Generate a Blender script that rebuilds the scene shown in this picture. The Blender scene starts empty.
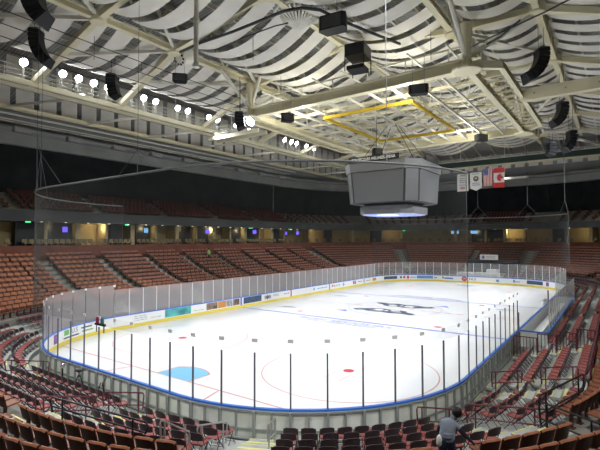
import bpy, bmesh, math, random
from math import sin, cos, pi, radians, atan2, hypot, sqrt
from mathutils import Vector, Matrix
random.seed(7)
C = bpy.context.scene.collection
SC = bpy.context.scene
SC.view_settings.view_transform = 'Standard'
SC.view_settings.look = 'None'
SC.view_settings.exposure = 0.2
SC.cycles.use_denoising = True
SC.cycles.max_bounces = 8
SC.cycles.diffuse_bounces = 4
SC.cycles.transparent_max_bounces = 24
SC.cycles.sample_clamp_indirect = 4.0

# ------------------------------------------------------------------ helpers
def mat(name, col, rough=.6, metal=0., noise=0., nscale=3., bump=0., emit=None, estr=0., spec=.3):
    m = bpy.data.materials.new(name); m.use_nodes = True
    nt = m.node_tree; b = nt.nodes['Principled BSDF']
    b.inputs['Roughness'].default_value = rough
    b.inputs['Metallic'].default_value = metal
    b.inputs['Specular IOR Level'].default_value = spec
    c4 = (*col, 1)
    b.inputs['Base Color'].default_value = c4
    if noise > 0 or bump > 0:
        tc = nt.nodes.new('ShaderNodeTexCoord'); n = nt.nodes.new('ShaderNodeTexNoise')
        n.inputs['Scale'].default_value = nscale; n.inputs['Detail'].default_value = 4
        nt.links.new(tc.outputs['Object'], n.inputs['Vector'])
        if noise > 0:
            r = nt.nodes.new('ShaderNodeValToRGB')
            r.color_ramp.elements[0].position = .3; r.color_ramp.elements[1].position = .7
            r.color_ramp.elements[0].color = tuple(max(0, c*(1-noise)) for c in col)+(1,)
            r.color_ramp.elements[1].color = tuple(min(1, c*(1+noise)) for c in col)+(1,)
            nt.links.new(n.outputs['Fac'], r.inputs['Fac']); nt.links.new(r.outputs['Color'], b.inputs['Base Color'])
        if bump > 0:
            bp = nt.nodes.new('ShaderNodeBump'); bp.inputs['Strength'].default_value = bump
            nt.links.new(n.outputs['Fac'], bp.inputs['Height']); nt.links.new(bp.outputs['Normal'], b.inputs['Normal'])
    if emit:
        b.inputs['Emission Color'].default_value = (*emit, 1); b.inputs['Emission Strength'].default_value = estr
    return m

def clear_mat(name, tint, haze, hazecol, gloss=.03, pattern=0.):
    """see-through sheet: transparent + a little diffuse haze + a little gloss"""
    m = bpy.data.materials.new(name); m.use_nodes = True
    nt = m.node_tree; nt.nodes.clear()
    out = nt.nodes.new('ShaderNodeOutputMaterial')
    t = nt.nodes.new('ShaderNodeBsdfTransparent'); t.inputs['Color'].default_value = (*tint, 1)
    d = nt.nodes.new('ShaderNodeBsdfDiffuse'); d.inputs['Color'].default_value = (*hazecol, 1)
    g = nt.nodes.new('ShaderNodeBsdfGlossy'); g.inputs['Roughness'].default_value = .08
    m1 = nt.nodes.new('ShaderNodeMixShader'); m1.inputs[0].default_value = haze
    nt.links.new(t.outputs[0], m1.inputs[1]); nt.links.new(d.outputs[0], m1.inputs[2])
    m2 = nt.nodes.new('ShaderNodeMixShader'); m2.inputs[0].default_value = gloss
    nt.links.new(m1.outputs[0], m2.inputs[1]); nt.links.new(g.outputs[0], m2.inputs[2])
    if pattern < 0:      # threads close up at grazing angles
        lw = nt.nodes.new('ShaderNodeLayerWeight'); lw.inputs['Blend'].default_value = .5
        pw = nt.nodes.new('ShaderNodeMath'); pw.operation = 'POWER'; pw.inputs[1].default_value = 4
        ml = nt.nodes.new('ShaderNodeMath'); ml.operation = 'MULTIPLY_ADD'; ml.inputs[1].default_value = .55; ml.inputs[2].default_value = haze
        nt.links.new(lw.outputs['Facing'], pw.inputs[0]); nt.links.new(pw.outputs[0], ml.inputs[0]); nt.links.new(ml.outputs[0], m1.inputs[0])
    if pattern > 0:
        tc = nt.nodes.new('ShaderNodeTexCoord'); n = nt.nodes.new('ShaderNodeTexNoise'); n.inputs['Scale'].default_value = 2.5
        n.inputs['Detail'].default_value = 5
        mm = nt.nodes.new('ShaderNodeMath'); mm.operation = 'MULTIPLY'; mm.inputs[1].default_value = haze*2
        nt.links.new(tc.outputs['Object'], n.inputs['Vector']); nt.links.new(n.outputs['Fac'], mm.inputs[0]); nt.links.new(mm.outputs[0], m1.inputs[0])
    nt.links.new(m2.outputs[0], out.inputs['Surface'])
    return m

class MB:
    def __init__(s): s.v = []; s.f = []; s.mi = []
    def add(s, vs, fs, mi=0):
        o = len(s.v); s.v += [tuple(v) for v in vs]; s.f += [tuple(i+o for i in f) for f in fs]; s.mi += [mi]*len(fs); return s
    def quad(s, a, b, c, d, mi=0): return s.add([a, b, c, d], [(0, 1, 2, 3)], mi)
    def box(s, c, size, rz=0., mi=0, M=None):
        hx, hy, hz = size[0]/2, size[1]/2, size[2]/2
        vs = [Vector((x, y, z)) for x in (-hx, hx) for y in (-hy, hy) for z in (-hz, hz)]
        R = M if M is not None else Matrix.Rotation(rz, 3, 'Z')
        vs = [R @ v + Vector(c) for v in vs]
        return s.add(vs, [(0, 1, 3, 2), (4, 6, 7, 5), (0, 4, 5, 1), (2, 3, 7, 6), (0, 2, 6, 4), (1, 5, 7, 3)], mi)
    def beam(s, a, b, w, h, mi=0):
        a = Vector(a); b = Vector(b); d = (b-a); L = d.length
        if L < 1e-6: return s
        d.normalize(); up = Vector((0, 0, 1))
        if abs(d.z) > .95: up = Vector((1, 0, 0))
        x = d.cross(up).normalized(); u = x.cross(d)
        vs = [p + x*sx*w/2 + u*su*h/2 for p in (a, b) for sx, su in ((-1, -1), (1, -1), (1, 1), (-1, 1))]
        return s.add(vs, [(3, 2, 1, 0), (4, 5, 6, 7), (0, 1, 5, 4), (1, 2, 6, 5), (2, 3, 7, 6), (3, 0, 4, 7)], mi)
    def ibeam(s, a, b, w, h, t=.05, mi=0):
        a = Vector(a); b = Vector(b); up = Vector((0, 0, 1))
        s.beam(a+up*(h/2-t/2), b+up*(h/2-t/2), w, t, mi); s.beam(a-up*(h/2-t/2), b-up*(h/2-t/2), w, t, mi); s.beam(a, b, t, h-2*t, mi); return s
    def tube(s, pts, r, n=6, mi=0, closed=False, r2=None):
        pts = [Vector(p) for p in pts]; k = len(pts)
        if k < 2: return s
        prev = None; vs = []
        for i, p in enumerate(pts):
            if closed: d = pts[(i+1) % k]-pts[i-1]
            else: d = pts[min(i+1, k-1)]-pts[max(i-1, 0)]
            d.normalize()
            if prev is None:
                ref = Vector((0, 0, 1)) if abs(d.z) < .9 else Vector((1, 0, 0))
                x = d.cross(ref).normalized()
            else:
                x = (prev-d*prev.dot(d)).normalized()
            prev = x; y = d.cross(x)
            rr = r if r2 is None else r+(r2-r)*i/(k-1)
            vs += [p+x*rr*cos(2*pi*j/n)+y*rr*sin(2*pi*j/n) for j in range(n)]
        fs = []
        for i in range(k if closed else k-1):
            a = i*n; b = ((i+1) % k)*n
            fs += [(a+j, a+(j+1) % n, b+(j+1) % n, b+j) for j in range(n)]
        if not closed: fs += [tuple(reversed(range(n))), tuple(range((k-1)*n, k*n))]
        return s.add(vs, fs, mi)
    def lathe(s, prof, c=(0, 0, 0), n=16, mi=0, M=None):
        vs = []
        for r, z in prof: vs += [Vector((r*cos(2*pi*j/n), r*sin(2*pi*j/n), z)) for j in range(n)]
        R = M if M is not None else Matrix.Identity(3)
        vs = [R @ v + Vector(c) for v in vs]
        fs = []
        for i in range(len(prof)-1):
            fs += [(i*n+j, i*n+(j+1) % n, (i+1)*n+(j+1) % n, (i+1)*n+j) for j in range(n)]
        fs += [tuple(reversed(range(n))), tuple(range((len(prof)-1)*n, len(prof)*n))]
        return s.add(vs, fs, mi)
    def prism(s, poly, z0, z1, mi=0):
        n = len(poly)
        vs = [(x, y, z0) for x, y in poly]+[(x, y, z1) for x, y in poly]
        return s.add(vs, [tuple(reversed(range(n))), tuple(range(n, 2*n))]+[(i, (i+1) % n, n+(i+1) % n, n+i) for i in range(n)], mi)
    def build(s, name, mats, parent=None, smooth=False, loc=None):
        me = bpy.data.meshes.new(name); me.from_pydata(s.v, [], s.f)
        ms = mats if isinstance(mats, (list, tuple)) else [mats]
        for m in ms: me.materials.append(m)
        if len(ms) > 1: me.polygons.foreach_set('material_index', s.mi)
        if smooth: me.polygons.foreach_set('use_smooth', [True]*len(me.polygons))
        me.update()
        o = bpy.data.objects.new(name, me); C.objects.link(o)
        if parent is not None: o.parent = parent
        if loc is not None: o.location = loc
        return o

def tag(o, label=None, cat=None, group=None, kind=None):
    if label: o['label'] = label
    if cat: o['category'] = cat
    if group: o['group'] = group
    if kind: o['kind'] = kind
    return o
def empty(name, label, cat, loc=(0, 0, 0), rz=0., group=None):
    o = bpy.data.objects.new(name, None); C.objects.link(o); o.location = loc; o.rotation_euler = (0, 0, rz)
    o.empty_display_size = .1
    return tag(o, label, cat, group)
def struct(o): o['kind'] = 'structure'; return o
def copy_tree(src, kids, loc, rz, label, group=None):
    r = src.copy(); C.objects.link(r); r.location = loc; r.rotation_euler = (0, 0, rz); r['label'] = label
    if group: r['group'] = group
    for k in kids:
        if k.parent is not src: continue
        c = k.copy(); C.objects.link(c); c.parent = r
        for g in kids:
            if g.parent is k: e = g.copy(); C.objects.link(e); e.parent = c
    return r
ONES = 'zeroth first second third fourth fifth sixth seventh eighth ninth tenth eleventh twelfth thirteenth fourteenth fifteenth sixteenth seventeenth eighteenth nineteenth twentieth'.split()
TENS = {20: 'twenty', 30: 'thirty', 40: 'forty', 50: 'fifty', 60: 'sixty', 70: 'seventy'}
TENTH = {30: 'thirtieth', 40: 'fortieth', 50: 'fiftieth', 60: 'sixtieth', 70: 'seventieth'}
def nth(n):
    if n <= 20: return ONES[n]
    if n % 10 == 0: return TENTH[n]
    return TENS[n//10*10]+'-'+ONES[n % 10]
def text(body, size, m, M, name='lettering', parent=None, ext=.004, align='CENTER', sx=1.):
    cu = bpy.data.curves.new(name, 'FONT'); cu.body = body; cu.size = size; cu.extrude = ext; cu.align_x = align; cu.align_y = 'CENTER'
    tmp = bpy.data.objects.new(name, cu); C.objects.link(tmp)
    dg = bpy.context.evaluated_depsgraph_get(); me = bpy.data.meshes.new_from_object(tmp.evaluated_get(dg))
    bpy.data.objects.remove(tmp); me.transform(M @ Matrix.Diagonal((sx, 1, 1, 1)))
    me.materials.clear(); me.materials.append(m)
    o = bpy.data.objects.new(name, me); C.objects.link(o)
    if parent is not None: o.parent = parent
    return o
def frame(o, x, y, z):   # matrix with given axes
    return Matrix(((x[0], y[0], z[0], o[0]), (x[1], y[1], z[1], o[1]), (x[2], y[2], z[2], o[2]), (0, 0, 0, 1)))

# ------------------------------------------------------------------ materials
M_ice = mat('ice', (.86, .89, .92), .22, noise=.015, nscale=.25, spec=.35)
M_conc = mat('concrete_floor', (.36, .38, .36), .8, noise=.12, nscale=.6)
M_riser = mat('riser_paint', (.46, .49, .48), .75, noise=.08, nscale=.8)
M_bowl = mat('bowl_concrete', (.22, .21, .19), .85, noise=.12, nscale=.7)
M_cream = mat('cream_steel', (.80, .755, .54), .5, noise=.05, nscale=.8)
M_cream2 = mat('pale_steel', (.78, .77, .68), .5, noise=.06, nscale=.8)
M_cloth = mat('banner_cloth', (.80, .78, .71), .9, noise=.04, nscale=1.2)
M_grey = mat('grey_steel', (.36, .37, .37), .5, noise=.1, nscale=2)
M_dgrey = mat('dark_steel', (.06, .065, .07), .5)
M_black = mat('black_plastic', (.015, .016, .02), .5)
M_curtain = mat('black_curtain', (.018, .023, .025), .95, noise=.3, nscale=.5)
M_duct = mat('galvanised_duct', (.45, .46, .45), .4, metal=.3, noise=.1)
M_white = mat('white_board', (.85, .87, .88), .35, noise=.02)
M_yellow = mat('yellow_kickplate', (.80, .66, .10), .4)
M_blue = mat('blue_caprail', (.06, .20, .72), .35)
M_boardback = mat('board_back', (.86, .90, .85), .6, noise=.1, nscale=1.5)
M_boardpost = mat('board_post', (.33, .36, .35), .5)
M_stan = mat('dark_stanchion', (.15, .15, .19), .45)
M_stanw = mat('pale_stanchion', (.72, .74, .74), .4)
M_maroon = mat('maroon_vinyl', (.30, .085, .08), .45, noise=.12, nscale=6)
M_seatback = mat('dark_chair_back', (.06, .036, .045), .42)
M_chairleg = mat('chair_frame', (.05, .035, .045), .4, metal=.3)
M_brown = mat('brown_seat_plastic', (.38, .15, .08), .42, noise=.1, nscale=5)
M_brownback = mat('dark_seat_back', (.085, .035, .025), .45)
M_upseat = mat('shaded_upper_seat', (.07, .02, .018), .6, noise=.15, nscale=1.5)  # red seats, darkened to put the upper deck's shade into the colour
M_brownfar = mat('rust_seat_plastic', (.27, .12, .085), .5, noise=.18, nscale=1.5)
M_rail = mat('maroon_rail', (.13, .03, .045), .4)
M_railgrey = mat('grey_rail', (.45, .44, .44), .35, metal=.4)
M_wire = mat('rigging_wire', (.11, .115, .115), .6)
M_clip = mat('pale_clip_glow', (.80, .80, .80), .5, emit=(.6,.6,.6), estr=.12)  # slight glow added so the clips do not show dark
M_nosing = mat('yellow_nosing', (.75, .74, .30), .6)
M_parapet = mat('parapet_red', (.20, .075, .055), .75, noise=.15, nscale=.7)
M_fascia = mat('fascia_grey', (.065, .075, .08), .6, noise=.15, nscale=.5)
M_suite = mat('suite_wall', (.52, .42, .22), .8, noise=.15, nscale=.4)
M_suitecol = mat('suite_column', (.66, .57, .33), .7)
M_ring = mat('ring_beam_concrete', (.36, .38, .37), .8, noise=.12, nscale=.4)
M_scgrey = mat('scoreboard_grey', (.15, .155, .16), .5, noise=.05, nscale=2)
M_scscreen = mat('scoreboard_screen', (.125, .13, .135), .4, noise=.03, nscale=30)
M_yel2 = mat('yellow_frame', (.62, .44, .04), .45)
M_navy = mat('navy_paint', (.10, .12, .18), .4)
M_lineblue = mat('line_blue', (.16, .20, .62), .35)
M_linered = mat('line_red', (.62, .06, .09), .35)
M_linepink = mat('line_thin_red', (.62, .30, .32), .35)
M_crease = mat('crease_blue', (.22, .55, .85), .3)
M_creased = mat('logo_grey', (.33, .36, .40), .35)
M_red = mat('flag_red', (.62, .05, .05), .7)
M_flagblue = mat('flag_blue', (.06, .08, .32), .7)
M_flagwhite = mat('flag_white', (.78, .78, .76), .8)
M_gold = mat('gold_print', (.55, .45, .15), .7)
M_lamp = mat('lamp_lens', (1, 1, 1), .3, emit=(.93, .95, 1.0), estr=45)
M_lampfar = mat('lamp_lens_far', (1, 1, 1), .3, emit=(1, .97, .85), estr=18)
M_tv = mat('tv_screen', (.05, .02, .2), .3, emit=(.16, .12, .95), estr=1.3)
M_tv2 = mat('tv_screen_blue', (.05, .1, .2), .3, emit=(.2, .45, .75), estr=1.0)
M_exit = mat('exit_green', (.02, .3, .1), .4, emit=(.05, .9, .3), estr=2.0)
M_sclight = mat('scoreboard_light', (.25, .3, .5), .4, emit=(.42, .50, 1.0), estr=.45)
M_sclight2 = mat('scoreboard_light_bright', (.9, .95, 1), .4, emit=(.9, .95, 1.0), estr=1.6)
M_glass = clear_mat('rink_glass', (.985, .988, .986), .02, (.80, .84, .84), .01)
M_glassf = clear_mat('hazy_glass', (.88, .89, .89), .19, (.80, .80, .82), .02)  # diffuse haze paints in reflected ice light, along with puck marks
M_glassc = clear_mat('corner_glass_painted_haze', (.88, .88, .89), .30, (.80, .79, .82), .02)  # same glass, its ice-lit glare at grazing view painted as stronger haze
M_net = clear_mat('safety_netting', (.91, .91, .91), .05, (.14, .15, .15), .0, pattern=-1)
M_skin = mat('skin', (.45, .27, .19), .5)
M_hair = mat('dark_hair', (.012, .01, .01), .5)
M_shirt = mat('grey_shirt', (.23, .28, .35), .85, noise=.08, nscale=8)
M_sleeve = mat('navy_sleeve', (.02, .024, .045), .8)
M_jeans = mat('dark_jeans', (.03, .045, .10), .85, noise=.2, nscale=9)
M_shoe = mat('shoe', (.03, .03, .03), .6)
M_hivis = mat('hi_vis', (.35, .65, .08), .7)
M_orange = mat('advert_orange', (.62, .28, .08), .5)
M_teal = mat('advert_teal', (.09, .38, .40), .5, noise=.5, nscale=1.4)
M_adnavy = mat('advert_navy', (.06, .10, .17), .5, noise=.3, nscale=3)
M_adblue = mat('advert_blue', (.14, .32, .62), .5)
M_adgreen = mat('advert_green', (.18, .50, .14), .5)
M_adgrey = mat('advert_grey', (.36, .37, .40), .5, noise=.4, nscale=5)
M_adred = mat('advert_red', (.62, .07, .08), .5)
M_adbrown = mat('advert_brown', (.20, .15, .12), .5, noise=.6, nscale=4)
M_adpurple = mat('advert_purple', (.24, .09, .32), .5)

# corrugated roof deck
def deck_mat():
    m = mat('corrugated_deck', (.36, .37, .36), .6)
    nt = m.node_tree; b = nt.nodes['Principled BSDF']
    tc = nt.nodes.new('ShaderNodeTexCoord'); w = nt.nodes.new('ShaderNodeTexWave'); w.bands_direction = 'X'
    w.inputs['Scale'].default_value = 1.1; w.inputs['Distortion'].default_value = 0
    r = nt.nodes.new('ShaderNodeValToRGB'); r.color_ramp.elements[0].color = (.30, .31, .31, 1); r.color_ramp.elements[1].color = (.52, .53, .52, 1)
    nt.links.new(tc.outputs['Object'], w.inputs['Vector']); nt.links.new(w.outputs['Fac'], r.inputs['Fac']); nt.links.new(r.outputs['Color'], b.inputs['Base Color'])
    bp = nt.nodes.new('ShaderNodeBump'); bp.inputs['Strength'].default_value = .6; bp.inputs['Distance'].default_value = .1
    nt.links.new(w.outputs['Fac'], bp.inputs['Height']); nt.links.new(bp.outputs['Normal'], b.inputs['Normal'])
    return m
M_deck = deck_mat()

# ------------------------------------------------------------------ camera
CAM = (-11.0106, -5.4045, 6.9267); YAW, PIT, ROL, FPX = .6263, .0329, -.0022, 439.2348
cam = bpy.data.cameras.new('camera'); co = bpy.data.objects.new('camera', cam); C.objects.link(co)
fw = Vector((cos(YAW)*cos(PIT), sin(YAW)*cos(PIT), sin(PIT))); rt = fw.cross(Vector((0, 0, 1))).normalized(); up = rt.cross(fw)
r2 = rt*cos(ROL)+up*sin(ROL); u2 = -rt*sin(ROL)+up*cos(ROL)
co.matrix_world = frame(CAM, r2, u2, -fw)
cam.sensor_width = 36; cam.sensor_fit = 'HORIZONTAL'; cam.lens = FPX*36/600; cam.clip_end = 400; cam.clip_start = .1
SC.camera = co
def project(P):
    d = Vector(P)-Vector(CAM); z = d.dot(fw)
    if z < .1: return None
    return 300+FPX*d.dot(r2)/z, 225-FPX*d.dot(u2)/z, z
def ray(x, y): return fw+r2*((x-300)/FPX)-u2*((y-225)/FPX)
def atz(x, y, z): d = ray(x, y); t = (z-CAM[2])/d.z; return Vector(CAM)+d*t
def aty(x, y, Y): d = ray(x, y); t = (Y-CAM[1])/d.y; return Vector(CAM)+d*t
def atx(x, y, X): d = ray(x, y); t = (X-CAM[0])/d.x; return Vector(CAM)+d*t

# ------------------------------------------------------------------ rink path
L, W, R = 60.96, 25.9, 8.4
SEG = [L-2*R, pi/2*R, W-2*R, pi/2*R, L-2*R, pi/2*R, W-2*R, pi/2*R]
UT = sum(SEG)
def pt(u, d, z=0.):
    u = u % UT
    for i, l in enumerate(SEG):
        if u <= l: break
        u -= l
    if i == 0: return Vector((L-R-u, W+d, z)), Vector((0, -1, 0))
    if i == 2: return Vector((-d, W-R-u, z)), Vector((1, 0, 0))
    if i == 4: return Vector((R+u, -d, z)), Vector((0, 1, 0))
    if i == 6: return Vector((L+d, R+u, z)), Vector((-1, 0, 0))
    cx, cy, a0 = {1: (R, W-R, 90), 3: (R, R, 180), 5: (L-R, R, 270), 7: (L-R, W-R, 0)}[i]
    a = radians(a0)+u/R
    return Vector((cx+(R+d)*cos(a), cy+(R+d)*sin(a), z)), Vector((-cos(a), -sin(a), 0))
def usamples(u0, u1, fine=.42):
    """parameters between u0 and u1: fine in the corners, sparse on straights"""
    us = [u0]; acc = 0; k = 0
    edges = []
    base = math.floor(u0/UT)*UT
    for rep in range(3):
        a = base+rep*UT
        for i, l in enumerate(SEG):
            if i % 2:
                n = int(l/fine)
                edges += [a+l*j/n for j in range(n+1)]
            else: edges += [a, a+l/2, a+l]
            a += l
    us += [e for e in edges if u0+1e-4 < e < u1-1e-4]
    us.append(u1); us = sorted(set(round(x, 5) for x in us))
    return us
def sweep(mb, prof, u0, u1, mi=0, closed=False, mis=None, fine=.42):
    """sweep an open (d,z) profile along the rink path"""
    us = usamples(u0, u1, fine); k = len(prof); vs = []
    for u in us:
        for d, z in prof:
            p, n = pt(u, d, z); vs.append(p)
    o = len(mb.v); mb.v += [tuple(v) for v in vs]
    for i in range(len(us)-1):
        for j in range(k if closed else k-1):
            a = o+i*k+j; b = o+i*k+(j+1) % k; c = b+k; d_ = a+k
            mb.f.append((a, d_, c, b)); mb.mi.append(mis[j] if mis else mi)
    return mb
# ------------------------------------------------------------------ setting: floor, ice, bowl
fl = MB(); fl.prism([(-45, -45), (105, -45), (105, 70), (-45, 70)], -.3, -.06); struct(fl.build('floor', M_conc))
ice = MB(); us = usamples(0, UT-1e-3)
ice.prism([tuple(pt(u, -.02)[0][:2]) for u in us], -.05, .0); ICE = struct(ice.build('ice_surface', M_ice))
CX, CY = L/2, W/2
def imark(mb, name, m): o = mb.build(name, m, ICE); return o
def strip(mb, x0, x1, y0, y1, z=.004, mi=0): mb.quad((x0, y0, z), (x1, y0, z), (x1, y1, z), (x0, y1, z), mi)
def ring(mb, c, r0, r1, a0=0, a1=360, z=.004, n=64, mi=0):
    for i in range(n):
        a = radians(a0+(a1-a0)*i/n); b = radians(a0+(a1-a0)*(i+1)/n)
        mb.quad((c[0]+r0*cos(a), c[1]+r0*sin(a), z), (c[0]+r1*cos(a), c[1]+r1*sin(a), z), (c[0]+r1*cos(b), c[1]+r1*sin(b), z), (c[0]+r0*cos(b), c[1]+r0*sin(b), z), mi)
def yat(x):  # half-width of the ice at x inside the corner
    if x < R: return R-sqrt(R*R-(R-x)**2)
    if x > L-R: return R-sqrt(R*R-(x-L+R)**2)
    return 0
BX = 8.37
for gx, sg in ((3.35, 1), (L-3.35, -1)):
    y = yat(3.35); b = MB(); strip(b, gx-.045, gx+.045, y+.1, W-y-.1); imark(b, 'goal_line', M_linepink)
    b = MB()
    poly = [(gx, CY-1.22)]
    for k in range(13):
        a = radians(-42+84*k/12); poly.append((gx+sg*(1.83*cos(a)), CY+1.83*sin(a)))
    poly.append((gx, CY+1.22)); b.add([(p[0], p[1], .005) for p in poly], [tuple(range(len(poly)))]); imark(b, 'goal_crease', M_crease)
    b = MB()
    for i in range(len(poly)-1): b.beam((*poly[i], .006), (*poly[i+1], .006), .08, .004)
    for s2 in (1, -1):
        b.beam((gx, CY+s2*3.35, .006), (gx-sg*3.3, CY+s2*4.27, .006), .08, .004)
    imark(b, 'crease_outline', M_linepink)
for cx in (9.45, L-9.45):
    for cy in (6.25, 19.65):
        b = MB(); ring(b, (cx, cy), 4.54, 4.605); imark(b, 'faceoff_circle', M_linepink)
        b = MB(); ring(b, (cx, cy), 0, .30, n=20, z=.006); imark(b, 'faceoff_spot', M_linered)
        b = MB()
        for sx in (1, -1):
            for sy in (1, -1):
                strip(b, cx+sx*.6, cx+sx*1.8, cy+sy*.45-.025, cy+sy*.45+.025); strip(b, cx+sx*.6-.025, cx+sx*.6+.025, cy+sy*.45, cy+sy*1.35)
        imark(b, 'faceoff_hash', M_linepink)
for cx in (CX-BX+1.5, CX+BX-1.5):
    for cy in (6.25, 19.65):
        b = MB(); ring(b, (cx, cy), 0, .30, n=20, z=.006); imark(b, 'faceoff_spot', M_linered)
for x in (CX-BX, CX+BX):
    b = MB(); strip(b, x-.15, x+.15, .1, W-.1); imark(b, 'blue_line', M_lineblue)
b = MB()
for k in range(22): strip(b, CX-.15, CX+.15, .3+k*1.17, .3+k*1.17+.62)
imark(b, 'center_line', M_linepink)
b = MB(); ring(b, (CX, CY), 4.53, 4.62, n=72); imark(b, 'center_circle', M_creased)
# two matching emblems facing the two long sides
def emblem(c, flip):
    s = -1 if flip else 1
    P = lambda pts, z: [(c[0]+s*x, c[1]+s*y, z) for x, y in pts]
    b = MB()
    out = [(-1.15, -2.9), (-.75, -3.35), (-.2, -2.9), (.15, -2.1), (.75, -1.9), (1.0, -1.1), (.85, -.2), (1.1, .6), (.9, 1.6), (.45, 2.1), (.1, 2.9), (-.5, 3.3), (-1.0, 2.7), (-.8, 1.9), (-1.1, 1.0), (-.85, 0), (-1.15, -.9), (-.85, -1.8)]
    b.add(P(out, .006), [tuple(range(len(out)))], 0)
    for pts, mi in ([((-.5, -1.9), (0, -1.6), (.2, -.9), (-.3, -.6), (-.6, -1.1)), 1], [((.1, .2), (.6, .5), (.55, 1.2), (.1, 1.4), (-.2, .8)), 2], [((-.6, .1), (-.2, .2), (-.3, 1.5), (-.7, 1.3)), 1], [((.3, -1.4), (.7, -1.2), (.6, -.4), (.2, -.5)), 2], [((-.6, 2.0), (-.2, 2.0), (-.4, 2.8), (-.7, 2.6)), 1], [((-.1, -.3), (.3, -.2), (.2, .1), (-.2, .05)), 2]):
        b.add(P(pts, .009), [tuple(range(len(pts)))], mi)
    imark(b, 'center_emblem', [M_navy, M_creased, M_flagwhite])
emblem((CX-1.9, CY+.1), False); emblem((CX+1.9, CY-.1), True)
for x, y in ((CX-3.9, CY+3.7), (CX+3.9, CY-3.7)):
    b = MB(); b.add([(x-.45, y-.7, .006), (x+.45, y-.2, .006), (x+.1, y+.2, .006), (x-.2, y+.8, .006)], [(0, 1, 2, 3)]); imark(b, 'painted_flash', M_lineblue)
for x, rz in ((CX-BX-1.0, -pi/2), (CX+BX+1.0, pi/2)):
    M = Matrix.Translation((x, CY+.5, .006)) @ Matrix.Rotation(rz, 4, 'Z')
    text('BON SECOURS', .95, M_lineblue, M @ Matrix.Translation((0, .0, 0)), 'ice_lettering', ICE, .0, sx=1.4)
    text('WELLNESS ARENA', .6, M_lineblue, M @ Matrix.Translation((0, -.75, 0)), 'ice_lettering', ICE, .0, sx=1.4)
for (x, y) in ((CX+5.4, CY+9.5), (CX-5.2, CY+9.4), (CX+5.3, CY-9.3)):
    b = MB(); b.add([(x-.3, y-1.2, .006), (x+.35, y-.5, .006), (x+.2, y+.5, .006), (x-.25, y+1.2, .006), (x-.5, y, .006)], [(0, 1, 2, 3, 4)]); imark(b, 'painted_patch', M_creased)

# stepped bowl: folding-chair risers, fixed rows
ROW_D = [1.22, 2.17, 3.12, 4.07]; ROW_Z = [.2, .45, .7, .95]
FIX_D = [4.85+.85*k for k in range(12)]
rises = [.18, .18, .22, .26, .30, .34, .36, .38, .40, .40, .40]
FIX_Z = [1.42]
for r_ in rises: FIX_Z.append(FIX_Z[-1]+r_)
prof = [(.75, -.05), (.75, .2)]
for k in range(4):
    d1 = ROW_D[k]+.5
    if k < 3: prof += [(d1, ROW_Z[k]), (d1, ROW_Z[k+1])]
prof += [(4.46, ROW_Z[3])]
sb = MB(); sweep(sb, prof, 0, UT, fine=.6); struct(sb.build('floor_risers', M_riser))
prof = [(4.46, ROW_Z[3]), (4.46, FIX_Z[0])]
for k in range(12):
    d1 = FIX_D[k]+.46
    prof += [(d1, FIX_Z[k])]
    if k < 11: prof += [(d1, FIX_Z[k+1])]
prof += [(15.9, FIX_Z[11])]
sb = MB(); sweep(sb, prof, 0, UT, fine=.6); struct(sb.build('floor_bowl', M_bowl))
# parapet, suites, fascia, upper deck, curtain, ring beam
b = MB(); sweep(b, [(15.9, FIX_Z[11]), (15.9, 6.35), (16.15, 6.35), (16.15, 6.2), (19.5, 6.2)], 0, UT, fine=1); struct(b.build('wall_parapet', M_parapet))
b = MB(); sweep(b, [(19.5, 6.2), (19.5, 8.8)], 0, UT, fine=1); struct(b.build('wall_suites', M_suite))
b = MB(); sweep(b, [(19.5, 8.8), (15.0, 8.75), (15.0, 9.85), (15.25, 9.85), (15.25, 9.7), (15.8, 9.7)], 0, UT, fine=1); struct(b.build('trim_fascia', M_fascia))
prof = [(15.8, 9.7)]; UD = []
for k in range(6):
    prof += [(15.8+.85*k, 9.75+.42*k), (15.8+.85*(k+1), 9.75+.42*k)]; UD.append((15.8+.85*k+.4, 9.75+.42*k))
b = MB(); sweep(b, prof, 0, UT, fine=1); struct(b.build('floor_upper_deck', M_bowl))
b = MB()
us = usamples(0, UT, .5); n = len(us)
for i, u in enumerate(us):
    for z in (10.5, 17.3):
        p, nn = pt(u, 20.9+.12*sin(u*3.1), z); b.v.append(tuple(p))
for i in range(n-1): b.f.append((2*i, 2*i+2, 2*i+3, 2*i+1)); b.mi.append(0)
struct(b.build('wall_curtain', M_curtain))
b = MB(); sweep(b, [(21.0, 17.0), (20.4, 17.1), (20.4, 18.3), (19.6, 18.5), (19.6, 18.8), (21.2, 18.8), (21.2, 21.5)], 0, UT, fine=1); struct(b.build('trim_ring_beam', M_ring))

# suite partitions, screens and signs
rs = random.Random(3)
k = 0; u = 1.0
EX = []
while u < UT:
    p, nn = pt(u, 18.35)
    if p.x > -6 and (p.y > 30 or p.x > 60):
        rz = atan2(nn.y, nn.x)
        b = MB(); b.box((p.x, p.y, 7.5), (1.8, .55 if k % 2 else .3, 2.6), rz); struct(b.build('trim_suite_partition', M_suitecol))
        q, _ = pt(u+1.7, 18.2)
        if k % 3 != 1:
            b = MB(); b.box((q.x, q.y, 7.5), (.15, 1.6+rs.random()*1.2, 2.5), rz); struct(b.build('trim_suite_screen', M_dgrey))
    k += 1; u += 3.4
b = MB(); u = 0; sr = random.Random(8)
while u < UT:
    p, nn = pt(u, 16.75); u += .62
    if (p.y > 30 or p.x > 60) and sr.random() < .9:
        rz = atan2(nn.y, nn.x); b.box((p.x-nn.x*.25, p.y-nn.y*.25, 6.83), (.08, .5, .42), rz); b.box((p.x, p.y, 6.6), (.45, .5, .08), rz); b.box((p.x, p.y, 6.38), (.08, .08, .36), rz)
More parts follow.
